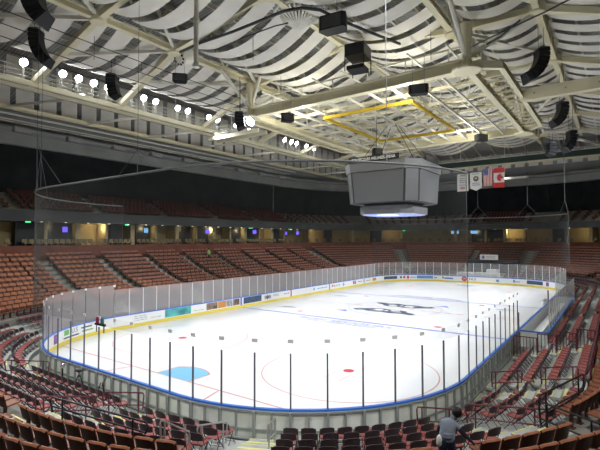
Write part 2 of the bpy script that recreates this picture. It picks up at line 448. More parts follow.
tag(b.build('suite_chair', mat('suite_chair', (.30, .25, .15), .6, noise=.3, nscale=1)), 'row of drab tan chairs along the open suites above the red parapet', 'chair', None, 'stuff')
# ------------------------------------------------------------------ dasher boards
def boards(name, label, u0, u1, ustan, glass_top, stan_top, glass_m, stan_m, outer=True, hmax=None):
    t = empty(name, label, 'rink boards')
    b = MB(); sweep(b, [(0, .24), (0, 1.0)], u0, u1); FACE = b.build('board_facing', M_white, t)
    b = MB(); sweep(b, [(-.012, 0.0), (-.012, .25), (0.0, .25)], u0, u1); b.build('kick_plate', M_yellow, t)
    b = MB(); sweep(b, [(-.02, .99), (-.02, 1.06), (.11, 1.06), (.11, .99)], u0, u1, closed=True); b.build('cap_rail', M_blue, t)
    if outer:
        b = MB(); sweep(b, [(.10, 0), (.10, .99)], u0, u1); b.build('back_sheet', M_boardback, t)
        b = MB(); sweep(b, [(.101, .93), (.16, .93), (.16, .985), (.101, .985)], u0, u1, closed=True)
        sweep(b, [(.101, .30), (.15, .30), (.15, .36), (.101, .36)], u0, u1, closed=True)
        sweep(b, [(.101, 0), (.22, 0), (.22, .06), (.101, .06)], u0, u1, closed=True); b.build('frame_rail', M_boardpost, t)
    for i, us_ in enumerate(ustan):
        p, n = pt(us_, .06); rz = atan2(n.y, n.x)
        b = MB(); b.box((p.x, p.y, (1.06+stan_top)/2), (.05, .055, stan_top-1.06), rz)
        st_ = b.build('stanchion', stan_m, t)
        if outer:
            q, n = pt(us_, .165); b = MB(); b.box((q.x, q.y, .49), (.10, .09, .97), rz); b.build('back_post', M_boardpost, t); b = MB(); q2, n = pt(us_+.62, .15); b.box((q2.x, q2.y, .49), (.07, .06, .97), rz); b.build('back_post', M_boardpost, t)
            b = MB(); b.box((p.x, p.y, glass_top-.06), (.03, .20, .13), rz); b.build('pane_clip', M_clip, st_)
        if i+1 < len(ustan):
            b = MB(); ua, ub = us_+.02, ustan[i+1]-.02
            for j in range(4):
                va, vb = ua+(ub-ua)*j/4, ua+(ub-ua)*(j+1)/4
                A, _ = pt(va, .06); B, _ = pt(vb, .06)
                b.quad((A.x, A.y, 1.06), (B.x, B.y, 1.06), (B.x, B.y, glass_top), (A.x, A.y, glass_top))
            b.build('glass_pane', M_glassc if us_ < 53 else glass_m, t)
    return FACE
near_st = [71.19+1.27*k for k in range(-21, 17)]
BN = boards('rink_boards', 'rounded near end rink boards with blue cap, dark posts and tall clear glass', near_st[0], 91.5, near_st, 3.45, 2.97, M_glass, M_stan)
left_st = [near_st[0]-1.27*k for k in range(0, 36)][::-1]
BL = boards('rink_boards', 'long straight rink boards with adverts along the far side of the ice', 0, near_st[0]-.02, left_st, 3.08, 3.05, M_glassf, M_stanw, outer=False)
far_st = [112.7+1.26*k for k in range(0, 38)]
BF = boards('rink_boards', 'curved far end rink boards with adverts below the banners and flags', 112.64, UT, far_st, 3.15, 3.12, M_glassf, M_stanw, outer=False)
# players' bench box on the near long side
BB = empty('bench_enclosure', 'players bench box with glass back wall and blue cap rails', 'bench box')
b = MB(); sweep(b, [(0, .24), (0, 1.0)], 91.7, 112.6); sweep(b, [(.10, 0), (.10, .99)], 91.7, 112.6); b.build('board_facing', M_white, BB)
b = MB(); sweep(b, [(-.012, 0.0), (-.012, .25), (0, .25)], 91.7, 112.6); b.build('kick_plate', M_yellow, BB)
b = MB(); sweep(b, [(-.02, .99), (-.02, 1.06), (.11, 1.06), (.11, .99)], 91.7, 112.6, closed=True)
sweep(b, [(1.62, .99), (1.62, 1.06), (1.78, 1.06), (1.78, .99)], 91.7, 112.6, closed=True)
for u in (91.75, 112.55):
    A, _ = pt(u, .1, 1.025); B, _ = pt(u, 1.75, 1.025); b.beam(A, B, .14, .07)
b.build('cap_rail', M_blue, BB)
b = MB(); sweep(b, [(1.66, -.05), (1.66, .99)], 91.7, 112.6); sweep(b, [(1.74, -.05), (1.74, .99)], 91.7, 112.6)
for u in (91.75, 112.55):
    A, _ = pt(u, .1, .5); B, _ = pt(u, 1.7, .5); b.beam(A, B, .08, .98)
b.build('back_wall', M_boardback, BB)
for k in range(17):
    u = 92.9+1.22*k; p, n = pt(u, 1.7); b = MB(); b.box((p.x, p.y, 2.03), (.06, .06, 1.94), 0); b.build('stanchion', M_stanw, BB)
    if k < 16:
        A, _ = pt(u+.03, 1.7); B, _ = pt(u+1.19, 1.7); b = MB(); b.quad((A.x, A.y, 1.06), (B.x, B.y, 1.06), (B.x, B.y, 3.0), (A.x, A.y, 3.0)); b.build('glass_pane', M_glassf, BB)
for u in (91.75, 106.8):
    p, n = pt(u, .06); b = MB(); b.box((p.x, p.y, 1.62), (.16, .10, 1.1), 0); b.build('end_post', M_stan, BB)
BE = empty('players_bench', 'long white bench inside the glass backed players box', 'bench', (30.5, -.85, -.05))
b = MB(); b.box((0, 0, .66), (17, .5, .05)); b.build('seat', M_white, BE)
for x in (-8, -4, 0, 4, 8): b = MB(); b.box((x, 0, .317), (.08, .4, .634)); b.build('leg', M_railgrey, BE)
for i, x in enumerate((33.4, 34.6)):
    t = empty('water_cooler', ('white round water cooler on the bench wall, nearer the camera', 'white round water cooler on the bench wall beside the dark post')[i], 'cooler', (x, .045, 1.065))
    b = MB(); b.lathe([(.13, 0), (.16, .03), (.17, .36), (.16, .38)], n=14); b.build('barrel', M_white, t); b = MB(); b.lathe([(.175, .38), (.175, .43), (.1, .46)], n=14); b.build('lid', M_railgrey, t)

# adverts on the inside of the boards -------------------------------------------------
def ad_left(x0, x1, z0, z1, m, parent, name='advert_panel'):
    b = MB(); b.quad((x0, W-.008, z0), (x1, W-.008, z0), (x1, W-.008, z1), (x0, W-.008, z1)); return b.build(name, m, parent)
def X_(px, py): return aty(px, py, W).x
def MLeft(x, z): return frame((x, W-.012, z), (1, 0, 0), (0, 0, 1), (0, -1, 0))
def lines_left(x0, x1, zs, m, rr, h=.05):
    b = MB()
    for z in zs:
        x = x0
        while x < x1-.1:
            w = .12+rr.random()*.3; b.quad((x, W-.01, z), (min(x+w, x1), W-.01, z), (min(x+w, x1), W-.01, z+h), (x, W-.01, z+h)); x += w+.08
    b.build('advert_print', m, BL)
rr = random.Random(5)
spec = [  # px range, colour
    (165, 191, M_teal, .30, .97), (206.5, 217.5, M_adbrown, .33, .95), (218, 226, M_orange, .33, .95), (226.3, 232.5, M_adgrey, .33, .95), (233, 239.5, M_adbrown, .33, .95),
    (240.3, 242, M_lineblue, .25, 1.0), (243.5, 261.5, M_adnavy, .32, .96), (290.5, 291.7, M_linered, .25, 1.0), (329, 330, M_lineblue, .25, 1.0), (372.5, 378.6, M_orange, .42, .86)]
def ytop(px): return 311-(px-150)*.2 if px < 240 else 300-(px-240)*.155
for a, c, m, z0, z1 in spec: ad_left(X_(a, ytop(a)), X_(c, ytop(c)), z0, z1, m, BL)
lines_left(X_(134, 318), X_(147, 316), (.78, .62, .46), M_adgrey, rr); lines_left(X_(151, 314), X_(162, 312), (.5,), M_adgrey, rr)
lines_left(X_(273, 293), X_(279, 292), (.72, .6), M_adgrey, rr, .07); lines_left(X_(284, 293), X_(289, 292), (.62, ), M_adblue, rr, .1); lines_left(X_(317, 288), X_(327, 286), (.58,), M_adblue, rr, .12)
ad_left(X_(264.5, 296), X_(271, 295), .42, .8, M_adgrey, BL, 'advert_print'); lines_left(X_(194, 308), X_(204, 306), (.45,), M_adgrey, rr)
def star_left(x, z, r_, m):
    b = MB(); b.add([(x+r_*(1 if i % 2 == 0 else .45)*cos(pi/2+i*pi/4), W-.011, z+r_*(1 if i % 2 == 0 else .45)*sin(pi/2+i*pi/4)) for i in range(8)], [tuple(range(8))]); b.build('advert_emblem', m, BL)
star_left(X_(314, 289), .65, .28, M_adblue); star_left(X_(343.5, 283), .62, .34, M_adblue); star_left(X_(267.5, 296), .62, .32, M_navy)
text('BLACK', .42, M_navy, MLeft(X_(337, 285), .62), 'advert_lettering', BL, 0, sx=1.4); star_left(X_(332.5, 286), .66, .24, M_adred)
for dx, m in ((-.25, M_adred), (.25, M_adblue)):
    x = X_(354.5, 281); ad_left(x+dx-.22, x+dx+.22, .4, .88, m, BL, 'advert_emblem')
lines_left(X_(358, 281), X_(362, 280), (.6,), M_adbrown, rr, .12); ad_left(X_(363.5, 280), X_(364.5, 280), .35, .9, M_adblue, BL, 'advert_print'); lines_left(X_(366, 280), X_(371, 279), (.55,), M_adgrey, rr, .12)
# far-end adverts (facing the camera)
def far_ad(y0, y1, z0, z1, m, name='advert_panel'):
    b = MB(); x = L-.01; b.quad((x, y0, z0), (x, y1, z0), (x, y1, z1), (x, y0, z1)); return b.build(name, m, BF)
def corner_ad(u0, u1, z0, z1, m, name='advert_panel'):
    b = MB(); n = 5
    for j in range(n):
        A, _ = pt(u0+(u1-u0)*j/n, -.01); B, _ = pt(u0+(u1-u0)*(j+1)/n, -.01)
        b.quad((A.x, A.y, z0), (B.x, B.y, z0), (B.x, B.y, z1), (A.x, A.y, z1))
    return b.build(name, m, BF if u0 > 100 else BN)
def ufar(px):   # parameter on the far boards that projects to px
    best = None
    for i in range(900):
        u = 112.7+i*(UT-112.7)/900; q = project(pt(u, 0, .6)[0])
        if q and (best is None or abs(q[0]-px) < best[0]): best = (abs(q[0]-px), u)
    return best[1]
for a, c, m, z0, z1, nm in ((384, 397, M_adnavy, .38, .86, 'advert_panel'), (400, 402, M_adnavy, .45, .8, 'advert_print'), (403, 405.5, M_adred, .45, .8, 'advert_print'), (407, 409, M_adred, .4, .85, 'advert_emblem'), (410, 416, M_adgrey, .52, .66, 'advert_print'),
                        (417, 433, M_adblue, .42, .88, 'advert_panel'), (434, 437, M_adblue, .5, .7, 'advert_print'), (442, 444, M_orange, .5, .85, 'advert_print'), (444.5, 453, M_adblue, .46, .72, 'advert_print'), (496, 499, M_adblue, .38, .75, 'advert_emblem'),
                        (513, 515, M_adblue, .42, .85, 'advert_print'), (515.5, 520, M_adgrey, .5, .64, 'advert_print'), (527, 543, M_adnavy, .38, .9, 'advert_panel'), (546, 549, M_adpurple, .35, .9, 'advert_emblem')):
    corner_ad(ufar(c), ufar(a), z0, z1, m, nm)
b = MB(); yc = pt(ufar(464.5), 0)[0].y
b.add([(L-.012, yc+.42*cos(i*pi/8), .62+.36*sin(i*pi/8)) for i in range(16)], [tuple(range(16))]); b.build('advert_emblem', M_adred, BF)
text('W', .45, M_flagwhite, frame((L-.016, yc, .62), (0, -1, 0), (0, 0, 1), (-1, 0, 0)), 'advert_lettering', BF, 0)
text('NLS', .5, M_adpurple, frame((L-.016, yc-1.25, .62), (0, -1, 0), (0, 0, 1), (-1, 0, 0)), 'advert_lettering', BF, 0, sx=1.25)
# emblem and lettering on the near corner boards
def unear(px):
    return min((abs(project(pt(40+.02*i, 0, .6)[0])[0]-px), 40+.02*i) for i in range(700))[1]
def corner_near(pa, pb, z0, z1, m, name):
    ua, ub = sorted((unear(pa), unear(pb))); b = MB(); n = 4
    for j in range(n):
        A, _ = pt(ua+(ub-ua)*j/n, -.012); B, _ = pt(ua+(ub-ua)*(j+1)/n, -.012)
        b.quad((A.x, A.y, z0), (B.x, B.y, z0), (B.x, B.y, z1), (A.x, A.y, z1))
    b.build(name, m, BN if ua > 44.5 else BL)
corner_near(53.6, 57.6, .33, .93, M_adpurple, 'advert_emblem'); corner_near(54.5, 56.7, .45, .83, M_adgrey, 'advert_print')
corner_near(64, 69, .58, .93, M_adgreen, 'advert_emblem')
u_ = unear(74.5); A_, n_ = pt(u_, -.014, .74); T_ = Vector((n_.y, -n_.x, 0))
T_ = T_ if T_.x > 0 else -T_
text('U.S', .44, M_navy, frame(A_, T_, (0, 0, 1), T_.cross(Vector((0, 0, 1)))), 'advert_lettering', BN, .0, sx=1.1)
corner_near(63.5, 79, .36, .46, M_navy, 'advert_print'); corner_near(81, 92, .70, .80, M_navy, 'advert_print'); corner_near(82, 93, .46, .56, M_adgreen, 'advert_print')
# goal lamps on the glass
t = empty('goal_lamp', 'red and green goal lamps on a black bar above the end glass', 'lamp', (-.19, 13.5, 3.08))
b = MB(); b.box((0, 0, .05), (.10, .78, .09)); b.build('bar', M_black, t)
for y, m in ((.22, mat('lamp_red', (.25, .03, .08), .4)), (-.16, mat('lamp_green', (.03, .16, .15), .4))):
    b = MB(); b.lathe([(.07, .09), (.08, .12), (.075, .32), (.04, .37)], (0, y, 0), 12); b.build('beacon', m, t)
b = MB(); b.beam((0, .3, 0), (0, .3, -.3), .04, .04); b.build('bracket', M_stan, t); b = MB(); b.beam((0, -.3, 0), (0, -.3, -.3), .04, .04); b.build('bracket', M_stan, t)
# ------------------------------------------------------------------ folding chairs and fixed seats
def chair_parts(parent=None):
    """folding chair, faces +y, origin on the floor"""
    out = []
    b = MB()  # seat pan: rounded trapezoid, slightly dished
    poly = []
    for x, y in ((-.20, -.17), (-.21, .12), (-.17, .21), (.17, .21), (.21, .12), (.20, -.17)): poly.append((x, y))
    n = len(poly)
    vs = [(x, y, .435+.02*(y > .1)) for x, y in poly]+[(x, y, .475+.02*(y > .1)) for x, y in poly]+[(x*.75, y*.75, .462) for x, y in poly]
    fs = [tuple(reversed(range(n)))]+[(i, (i+1) % n, n+(i+1) % n, n+i) for i in range(n)]+[(n+i, n+(i+1) % n, 2*n+(i+1) % n, 2*n+i) for i in range(n)]+[tuple(range(2*n, 3*n))]
    b.add(vs, fs); out.append(b.build('seat', M_maroon, parent, smooth=False))
    b = MB()  # curved back with rounded top corners, raked backwards
    cols = 7; front = []; back = []
    for i in range(cols):
        t = -1+2*i/(cols-1); x = .22*t; bow = -.05*(1-t*t)
        top = .845-.055*abs(t)**4; bot = .60+.01*abs(t)
        front.append(((x, -.19+bow, bot), (x, -.235+bow, top))); back.append(((x, -.215+bow, bot), (x, -.26+bow, top)))
    for i in range(cols-1):
        (a, c), (a2, c2) = front[i], front[i+1]; (d, e), (d2, e2) = back[i], back[i+1]
        b.quad(a, a2, c2, c); b.quad(d2, d, e, e2); b.quad(c, c2, e2, e); b.quad(a2, a, d, d2)
    b.quad(front[0][0], front[0][1], back[0][1], back[0][0]); b.quad(front[-1][1], front[-1][0], back[-1][0], back[-1][1])
    out.append(b.build('backrest', M_seatback, parent))
    for s in (-1, 1):
        b = MB(); b.tube([(s*.225, .27, .0), (s*.225, -.13, .48), (s*.222, -.235, .80)], .013, 4); out.append(b.build('front_leg', M_chairleg, parent))
        b = MB(); b.tube([(s*.20, -.27, .0), (s*.20, .14, .44)], .013, 4); out.append(b.build('rear_leg', M_chairleg, parent))
    b = MB(); b.tube([(-.2, -.22, .07), (.2, -.22, .07)], .009, 4); out.append(b.build('stretcher', M_chairleg, parent)); b = MB(); b.tube([(-.225, .20, .09), (.225, .20, .09)], .009, 4); out.append(b.build('stretcher', M_chairleg, parent))
    return out
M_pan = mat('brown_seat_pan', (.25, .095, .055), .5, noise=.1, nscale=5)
def fixed_parts(parent=None):
    """moulded arena seat with tipped-up pan, faces +y, origin on the tread"""
    out = []
    b = MB(); cols = 7; F = []; B_ = []
    for i in range(cols):
        t = -1+2*i/(cols-1); x = .262*t; bow = -.06*(1-t*t)
        top = .84-.05*abs(t)**4; F.append([(x, -.14+bow, .40), (x, -.19+bow, .62), (x, -.245+bow, top)]); B_.append([(x, -.165+bow, .40), (x, -.215+bow, .62), (x, -.27+bow, top)])
    for i in range(cols-1):
        for j in (0, 1):
            b.quad(F[i][j], F[i+1][j], F[i+1][j+1], F[i][j+1], 1-j); b.quad(B_[i+1][j], B_[i][j], B_[i][j+1], B_[i+1][j+1], 1)  # dark lower front: shade below the lit top painted in
        b.quad(F[i][2], F[i+1][2], B_[i+1][2], B_[i][2], 0)
        # rolled top lip, its lit edge painted in lighter brown
        a, c = F[i][2], F[i+1][2]
        b.quad((a[0], a[1]+.02, a[2]-.02), (c[0], c[1]+.02, c[2]-.02), c, a, 0)
        e, g = B_[i][2], B_[i+1][2]
        b.quad((e[0], e[1]-.03, e[2]-.035), (g[0], g[1]-.03, g[2]-.035), g, e, 0); b.quad((e[0], e[1]-.03, e[2]-.035), (g[0], g[1]-.03, g[2]-.035), (g[0], g[1], g[2]-.06), (e[0], e[1], e[2]-.06), 0)
    for i in (0, cols-1):
        for j in (0, 1): b.quad(F[i][j], F[i][j+1], B_[i][j+1], B_[i][j], 1)
    out.append(b.build('backrest', [M_brown, M_brownback], parent, smooth=False))
    b = MB(); vs = []
    for z, y in ((.40, -.10), (.43, .22)):
        pass
    b.add([(-.21, -.12, .38), (.21, -.12, .38), (.20, .26, .43), (-.20, .26, .43), (-.21, -.12, .43), (.21, -.12, .43), (.20, .25, .475), (-.20, .25, .475), (-.15, -.06, .42), (.15, -.06, .42), (.15, .2, .455), (-.15, .2, .455)],
          [(3, 2, 1, 0), (0, 1, 5, 4), (1, 2, 6, 5), (2, 3, 7, 6), (3, 0, 4, 7), (4, 5, 9, 8), (5, 6, 10, 9), (6, 7, 11, 10), (7, 4, 8, 11), (8, 9, 10, 11)])
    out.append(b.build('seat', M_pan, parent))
    b = MB(); b.box((0, -.1, .20), (.07, .09, .40)); b.box((0, -.1, .012), (.2, .16, .024)); b.box((0, .03, .37), (.06, .26, .03)); out.append(b.build('pedestal', M_brownback, parent))
    return out
def face(n): return atan2(n.y, n.x)-pi/2
def infr(p, z, m=8):
    q = project((p.x, p.y, z+.6))
    return q and -m < q[0] < 600+m and 225 < q[1] < 450+m*1.2
AIS = [.3, 8, 16, 24.5, 33.5, 41.5, 49.0, 56.9, 65.7, 70.35, 76.1, 80.3, 88.45, 100, 112.5, 124, 131.5, 138.5, 145.5, 152.5, 159]
def gaps(u, lst, g): return any(abs(u-a) < g for a in lst)
chairs = []
UMIN, UMAX = 0, 160
for r_, (d, z) in enumerate(zip(ROW_D, ROW_Z)):
    for i in range(len(AIS)-1):
        a, c = AIS[i], AIS[i+1]
        g = .70
        if a < UMIN or c > UMAX: continue
        if (a == 88.45 or a == 100) and r_ == 0 or a == 138.5: continue           # the bench box takes the first row
        if (a == 65.7 or a == 70.35) and False: pass
        a += g; c -= g
        if a > 89: a = max(a, 89.6)
        # arclength at this row
        m = 24; Ls = [0]; 
        for j in range(m): Ls.append(Ls[-1]+(pt(a+(c-a)*(j+1)/m, d)[0]-pt(a+(c-a)*j/m, d)[0]).length)
        k = max(1, int(Ls[-1]/.55))
        for j in range(k):
            s = Ls[-1]*(j+.5)/k; q = 0
            while q < m-1 and Ls[q+1] < s: q += 1
            u = a+(c-a)*(q+(s-Ls[q])/max(1e-6, Ls[q+1]-Ls[q]))/m
            p, n = pt(u, d); 
            if infr(p, z, 60): chairs.append((project((p.x, p.y, z+.6))[2], r_, i, j, k, p, n, z))
CREF = {33.5: 'along the far boards', 41.5: 'behind the long side glass', 49.0: 'round the net corner', 56.9: 'behind the goal lamps', 65.7: 'behind the goal crease', 70.35: 'ahead of the bending cleaner', 76.1: 'in the curve beside the cleaner', 80.3: 'between corner rail and fence', 88.45: 'beyond the fence', 100: 'at the far bench end'}
ROWN = ['row by the boards', 'second row from boards', 'third row from boards', 'row before fixed seats']
chairs.sort(key=lambda c: c[0]); vis = [c for c in chairs if infr(c[5], c[7])]; NEARC = vis[:300]; keep = set(map(id, NEARC)); FARC = [c for c in chairs if id(c) not in keep]
proto = None; js = random.Random(11)
for _, r_, i, j, k, p, n, z in NEARC:
    lab = 'maroon chair, %s from aisle, %s, %s' % (nth(j+1), ROWN[r_], CREF[AIS[i]])
    jit = js.uniform(-.05, .05)
    loc = (p.x, p.y, z); rz = face(n)+jit
    if proto is None:
        proto = empty('folding_chair', lab, 'chair', loc, rz, 'maroon folding chairs on the floor risers'); CK = chair_parts(proto)
    else: copy_tree(proto, CK, loc, rz, lab)
if FARC:
    b = MB()
    for _, r_, i, j, k, p, n, z in FARC:
        Mz = Matrix.Rotation(face(n), 3, 'Z'); P = Vector((p.x, p.y, z))
        b.box(P+Mz @ Vector((0, .02, .455)), (.42, .38, .045), M=Mz, mi=0); b.box(P+Mz @ Vector((0, -.23, .72)), (.43, .03, .24), M=Mz, mi=1)
        for s in (-1, 1): b.beam(P+Mz @ Vector((s*.2, .2, 0)), P+Mz @ Vector((s*.2, -.2, .5)), .025, .025, 2)
    tag(b.build('folding_chair', [M_maroon, M_seatback, M_chairleg]), 'distant rows of maroon folding chairs beyond the fence and far glass', 'chair', 'maroon folding chairs on the floor risers', 'stuff')

# fixed seats
FA = [-.6, 4.8, 10.4, 16, 21.5, 27, 32.4, 38, 43.7, 54.5, 65.6, 70.35, 76.2, 82.3, 88.5, 96.5, 104, 112, 121, 129, 136.4, 144.4, 151, UT-.6]
PERSON = atz(447, 440, 2.35).xy
seats = []; farseats = []
for k_, (d, z) in enumerate(zip(FIX_D, FIX_Z)):
    for i in range(len(FA)-1):
        a, c = FA[i]+.52, FA[i+1]-.52
        if FA[i] == 70.35: a += .4
        m = 30; Ls = [0]
        for j in range(m): Ls.append(Ls[-1]+(pt(a+(c-a)*(j+1)/m, d)[0]-pt(a+(c-a)*j/m, d)[0]).length)
        k = int(Ls[-1]/.56)
        for j in range(k):
            s = Ls[-1]*(j+.5)/k; q = 0
            while q < m-1 and Ls[q+1] < s: q += 1
            u = a+(c-a)*(q+(s-Ls[q])/max(1e-6, Ls[q+1]-Ls[q]))/m
            p, n = pt(u, d+(.26 if 45 < u < 70.5 else -.05 if 76 < u < 90 else 0))
            if (p.xy-PERSON).length < .52: continue
            pr = project((p.x, p.y, z+.75))
            if not pr or not(-70 < pr[0] < 670 and 200 < pr[1] < 480): continue
            inf = -8 < pr[0] < 608 and pr[1] < 456
            if k_ == 0 and 70.3 < u < 76.2: continue
            # tunnel gap at the far end
            if 136.4 < u < 144.4 and k_ < 5: continue
            (seats if inf else farseats).append((pr[2], k_, i, j, k, p, n, z))
seats.sort(key=lambda c: c[0])
SREF = {43.7: 'in the stand beside the net corner', 54.5: 'in the stand behind the goal lamps', 65.6: 'in the stand behind the goal crease', 70.35: 'in the stand around the bending cleaner', 76.2: 'in the stand past the cleaner', 82.3: 'in the stand above the fence', 38: 'in the long stand beside the net', 32.4: 'in the long stand, second block', 27: 'in the long stand, third block', 88.5: 'in the stand above the players bench'}
near, far = seats[:300], seats[300:]+farseats
protof = None
for _, k_, i, j, k, p, n, z in near:
    rowt = 'front row' if k_ == 0 else '%s row up' % nth(k_+1)
    lab = 'brown seat, %s from stairs, %s, %s' % (nth(j+1), rowt, SREF.get(FA[i], 'in the far stand'))
    loc = (p.x, p.y, z); rz = face(n)
    if protof is None:
        protof = empty('stadium_seat', lab, 'seat', loc, rz, 'brown stadium seats'); FK = fixed_parts(protof)
    else: copy_tree(protof, FK, loc, rz, lab)
b = MB()
for _, k_, i, j, k, p, n, z in far:
    Mz = Matrix.Rotation(face(n), 3, 'Z'); P = Vector((p.x, p.y, z))
    rx = Matrix.Rotation(.3, 3, 'X')
    b.box(P+Mz @ Vector((0, -.20, .735)), (.545, .06, .22), M=Mz @ rx, mi=0); b.box(P+Mz @ Vector((0, -.16, .52)), (.5, .05, .24), M=Mz @ Matrix.Rotation(.1, 3, 'X'), mi=3)  # dark lower boxes paint the shade under each lit seat top
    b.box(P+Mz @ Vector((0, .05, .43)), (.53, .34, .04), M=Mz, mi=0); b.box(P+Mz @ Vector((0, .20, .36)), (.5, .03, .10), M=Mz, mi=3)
    b.box(P+Mz @ Vector((0, -.08, .2)), (.07, .09, .4), M=Mz, mi=1)
for k_, (d, z) in enumerate(UD[:5]):     # upper deck rows
    u = 0.
    while u < UT:
        u += .56 if True else 0
        if (u % 9.0) < 1.3: continue
        p, n = pt(u, d)
        if p.y < 30 and p.x < 60: continue
        pr = project((p.x, p.y, z+.7))
        if not pr or not(-70 < pr[0] < 670): continue
        Mz = Matrix.Rotation(face(n), 3, 'Z'); P = Vector((p.x, p.y, z))
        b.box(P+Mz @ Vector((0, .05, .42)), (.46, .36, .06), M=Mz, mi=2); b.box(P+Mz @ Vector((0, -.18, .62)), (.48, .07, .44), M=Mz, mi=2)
tag(b.build('stadium_seat', [M_brownfar, M_brownback, M_upseat, mat('seat_painted_shade', (.07, .03, .022), .6)]), 'distant rows of rust brown stadium seats filling the stands around the ice', 'seat', 'brown stadium seats', 'stuff')

# stair nosings and treads on the aisles -------------------------------------------------
stairs = MB()
for a in FA[:-1]+[56.9, 80.3]:
    near_a = 40 < a < 92
    rows = list(zip(FIX_D, FIX_Z)) if a in FA else []
    for k_, (d, z) in enumerate(rows[1:]):
        p, n = pt(a, d-.40); zz = (rows[k_][1]+z)/2
        stairs.box((p.x, p.y, zz-.05), (.34, 1.0, .24), atan2(n.y, n.x), 0)
        stairs.box((p.x+n.x*.16, p.y+n.y*.16, zz+.075), (.05, 1.0, .012), atan2(n.y, n.x), 1)
    if near_a:
        for d, z in [(.78, .2), (1.73, .45), (2.68, .7), (3.63, .95), (4.48, 1.42)]:
            p, n = pt(a, d); stairs.box((p.x, p.y, z-.06), (.10, 1.05, .136), atan2(n.y, n.x), 1)
            p, n = pt(a, d-.30); stairs.box((p.x, p.y, z-.14), (.30, 1.05, .10), atan2(n.y, n.x), 2); stairs.box((p.x+n.x*.13, p.y+n.y*.13, z-.085), (.04, 1.05, .012), atan2(n.y, n.x), 1)
struct(stairs.build('floor_aisle_steps', [M_ring, M_nosing, M_riser]))
# ------------------------------------------------------------------ roof
def zdeck(x, y):
    zy = 26.3-.07*abs(y-13)-.02*max(0, abs(y-13)-20)**1.6
    zx = 26.3-.02*max(0, abs(x-30.5)-20)**1.6
    return max(20.9, min(zy, zx))
b = MB(); NX, NY = 46, 36
xs = [-50+160*i/NX for i in range(NX+1)]; ys = [-45+116*j/NY for j in range(NY+1)]
for x in xs:
    for y in ys: b.v.append((x, y, zdeck(x, y)))
for i in range(NX):
    for j in range(NY):
        a = i*(NY+1)+j; b.f.append((a, a+1, a+NY+2, a+NY+1)); b.mi.append(0)
struct(b.build('ceiling', M_deck))
k = 0
for y in [-8.2+2.6*i for i in range(17)]:
    b = MB(); px_ = [-4+8*i for i in range(11)]
    for i in range(10): b.ibeam((px_[i], y, zdeck(px_[i], y)-.28), (px_[i+1], y, zdeck(px_[i+1], y)-.28), .18, .4, .04)
    struct(b.build('ceiling_purlin', M_cream2)); k += 1

RX = [(-2.5, -2.5), (4.7, 5.3), (11.0, 13.2), (20.8, 23.8), (31, 33.5), (41, 43), (51, 52.5), (61, 61.5)]     # rib x at the inner chord / at the catwalk
LINES = [(13.0, 23.3, 'ridge line'), (22.8, 22.0, 'line beside the floodlights'), (4.0, 22.0, 'line past the scoreboard'), (-1.3, 22.5, 'outermost line past the rig')]
for y, z, nm in LINES:
    t = empty('roof_girder', 'cream steel roof girder running lengthwise, '+nm, 'girder', (0, y, z))
    x0 = -3.5 if y > 0 else 6.
    b = MB(); b.ibeam((x0, 0, 0), (66, 0, 0), .42, .5, .07); b.build('bottom_chord', M_cream, t)
    b = MB(); 
    for x in [x0+4*i for i in range(int((66-x0)/4))]:
        zt = zdeck(x, y)-z-.5; zt2 = zdeck(x+2, y)-z-.5
        b.beam((x, 0, .2), (x+2, 0, zt2), .14, .14); b.beam((x+2, 0, zt2), (x+4, 0, .2), .14, .14)
    b.build('web', M_cream, t)
    b = MB()
    for x in [x0+5*i for i in range(int((66-x0)/5))]: b.beam((x, 0, zdeck(x, y)-z-.5), (x+5, 0, zdeck(x+5, y)-z-.5), .22, .25)
    b.build('top_chord', M_cream2, t)
for i, (xa, xe) in enumerate(RX):
    t = empty('roof_rib', 'cream steel roof rib crossing above the ice, %s from the camera end' % nth(i+1), 'rib', (xa, 13, 23))
    o = Vector((xa, 13, 23)); b = MB()
    pts = [(xe, 34.2, 19.9), (xa, 22.8, 21.95), (xa, 13, 23.25), (xa, 4.0, 21.95), (xa+1.2, -1.3, 22.45), (xe, -9, 20.4)]
    if i == 0: pts = pts[:3]
    for a, c in zip(pts, pts[1:]): b.beam(Vector(a)-o, Vector(c)-o, .42, .45)
    b.build('chord', M_cream, t)
    for p in pts[1:-1]:
        b = MB(); b.lathe([(.5, -.35), (.55, -.3), (.55, .3), (.5, .35)], Vector(p)-o, 12); b.build('node_plate', M_cream, t)
    b = MB()
    if i < 7:
        xb, xf = RX[i+1]
        b = MB(); b.beam(Vector((xe*.5+xa*.5, 28.5, 20.95))-o, Vector((xb, 22.8, 21.9))-o, .24, .26)
        b.build('brace', M_cream2, t); b = MB(); b.beam(Vector((xa, 17.5, 22.7))-o, Vector((xb, 22.8, 22.0))-o, .2, .2)
        b.build('brace', M_cream2, t); b = MB(); b.beam(Vector((xa, 22.8, 22))-o, Vector((xa+.5, 26, zdeck(xa, 26)-.4))-o, .2, .2)
        b.build('brace', M_cream2, t); b = MB(); b.beam(Vector((xa, 4.0, 22))-o, Vector((xb, -1.3, 22.4))-o, .22, .22)
    if i < 7: b.build('brace', M_cream2, t)

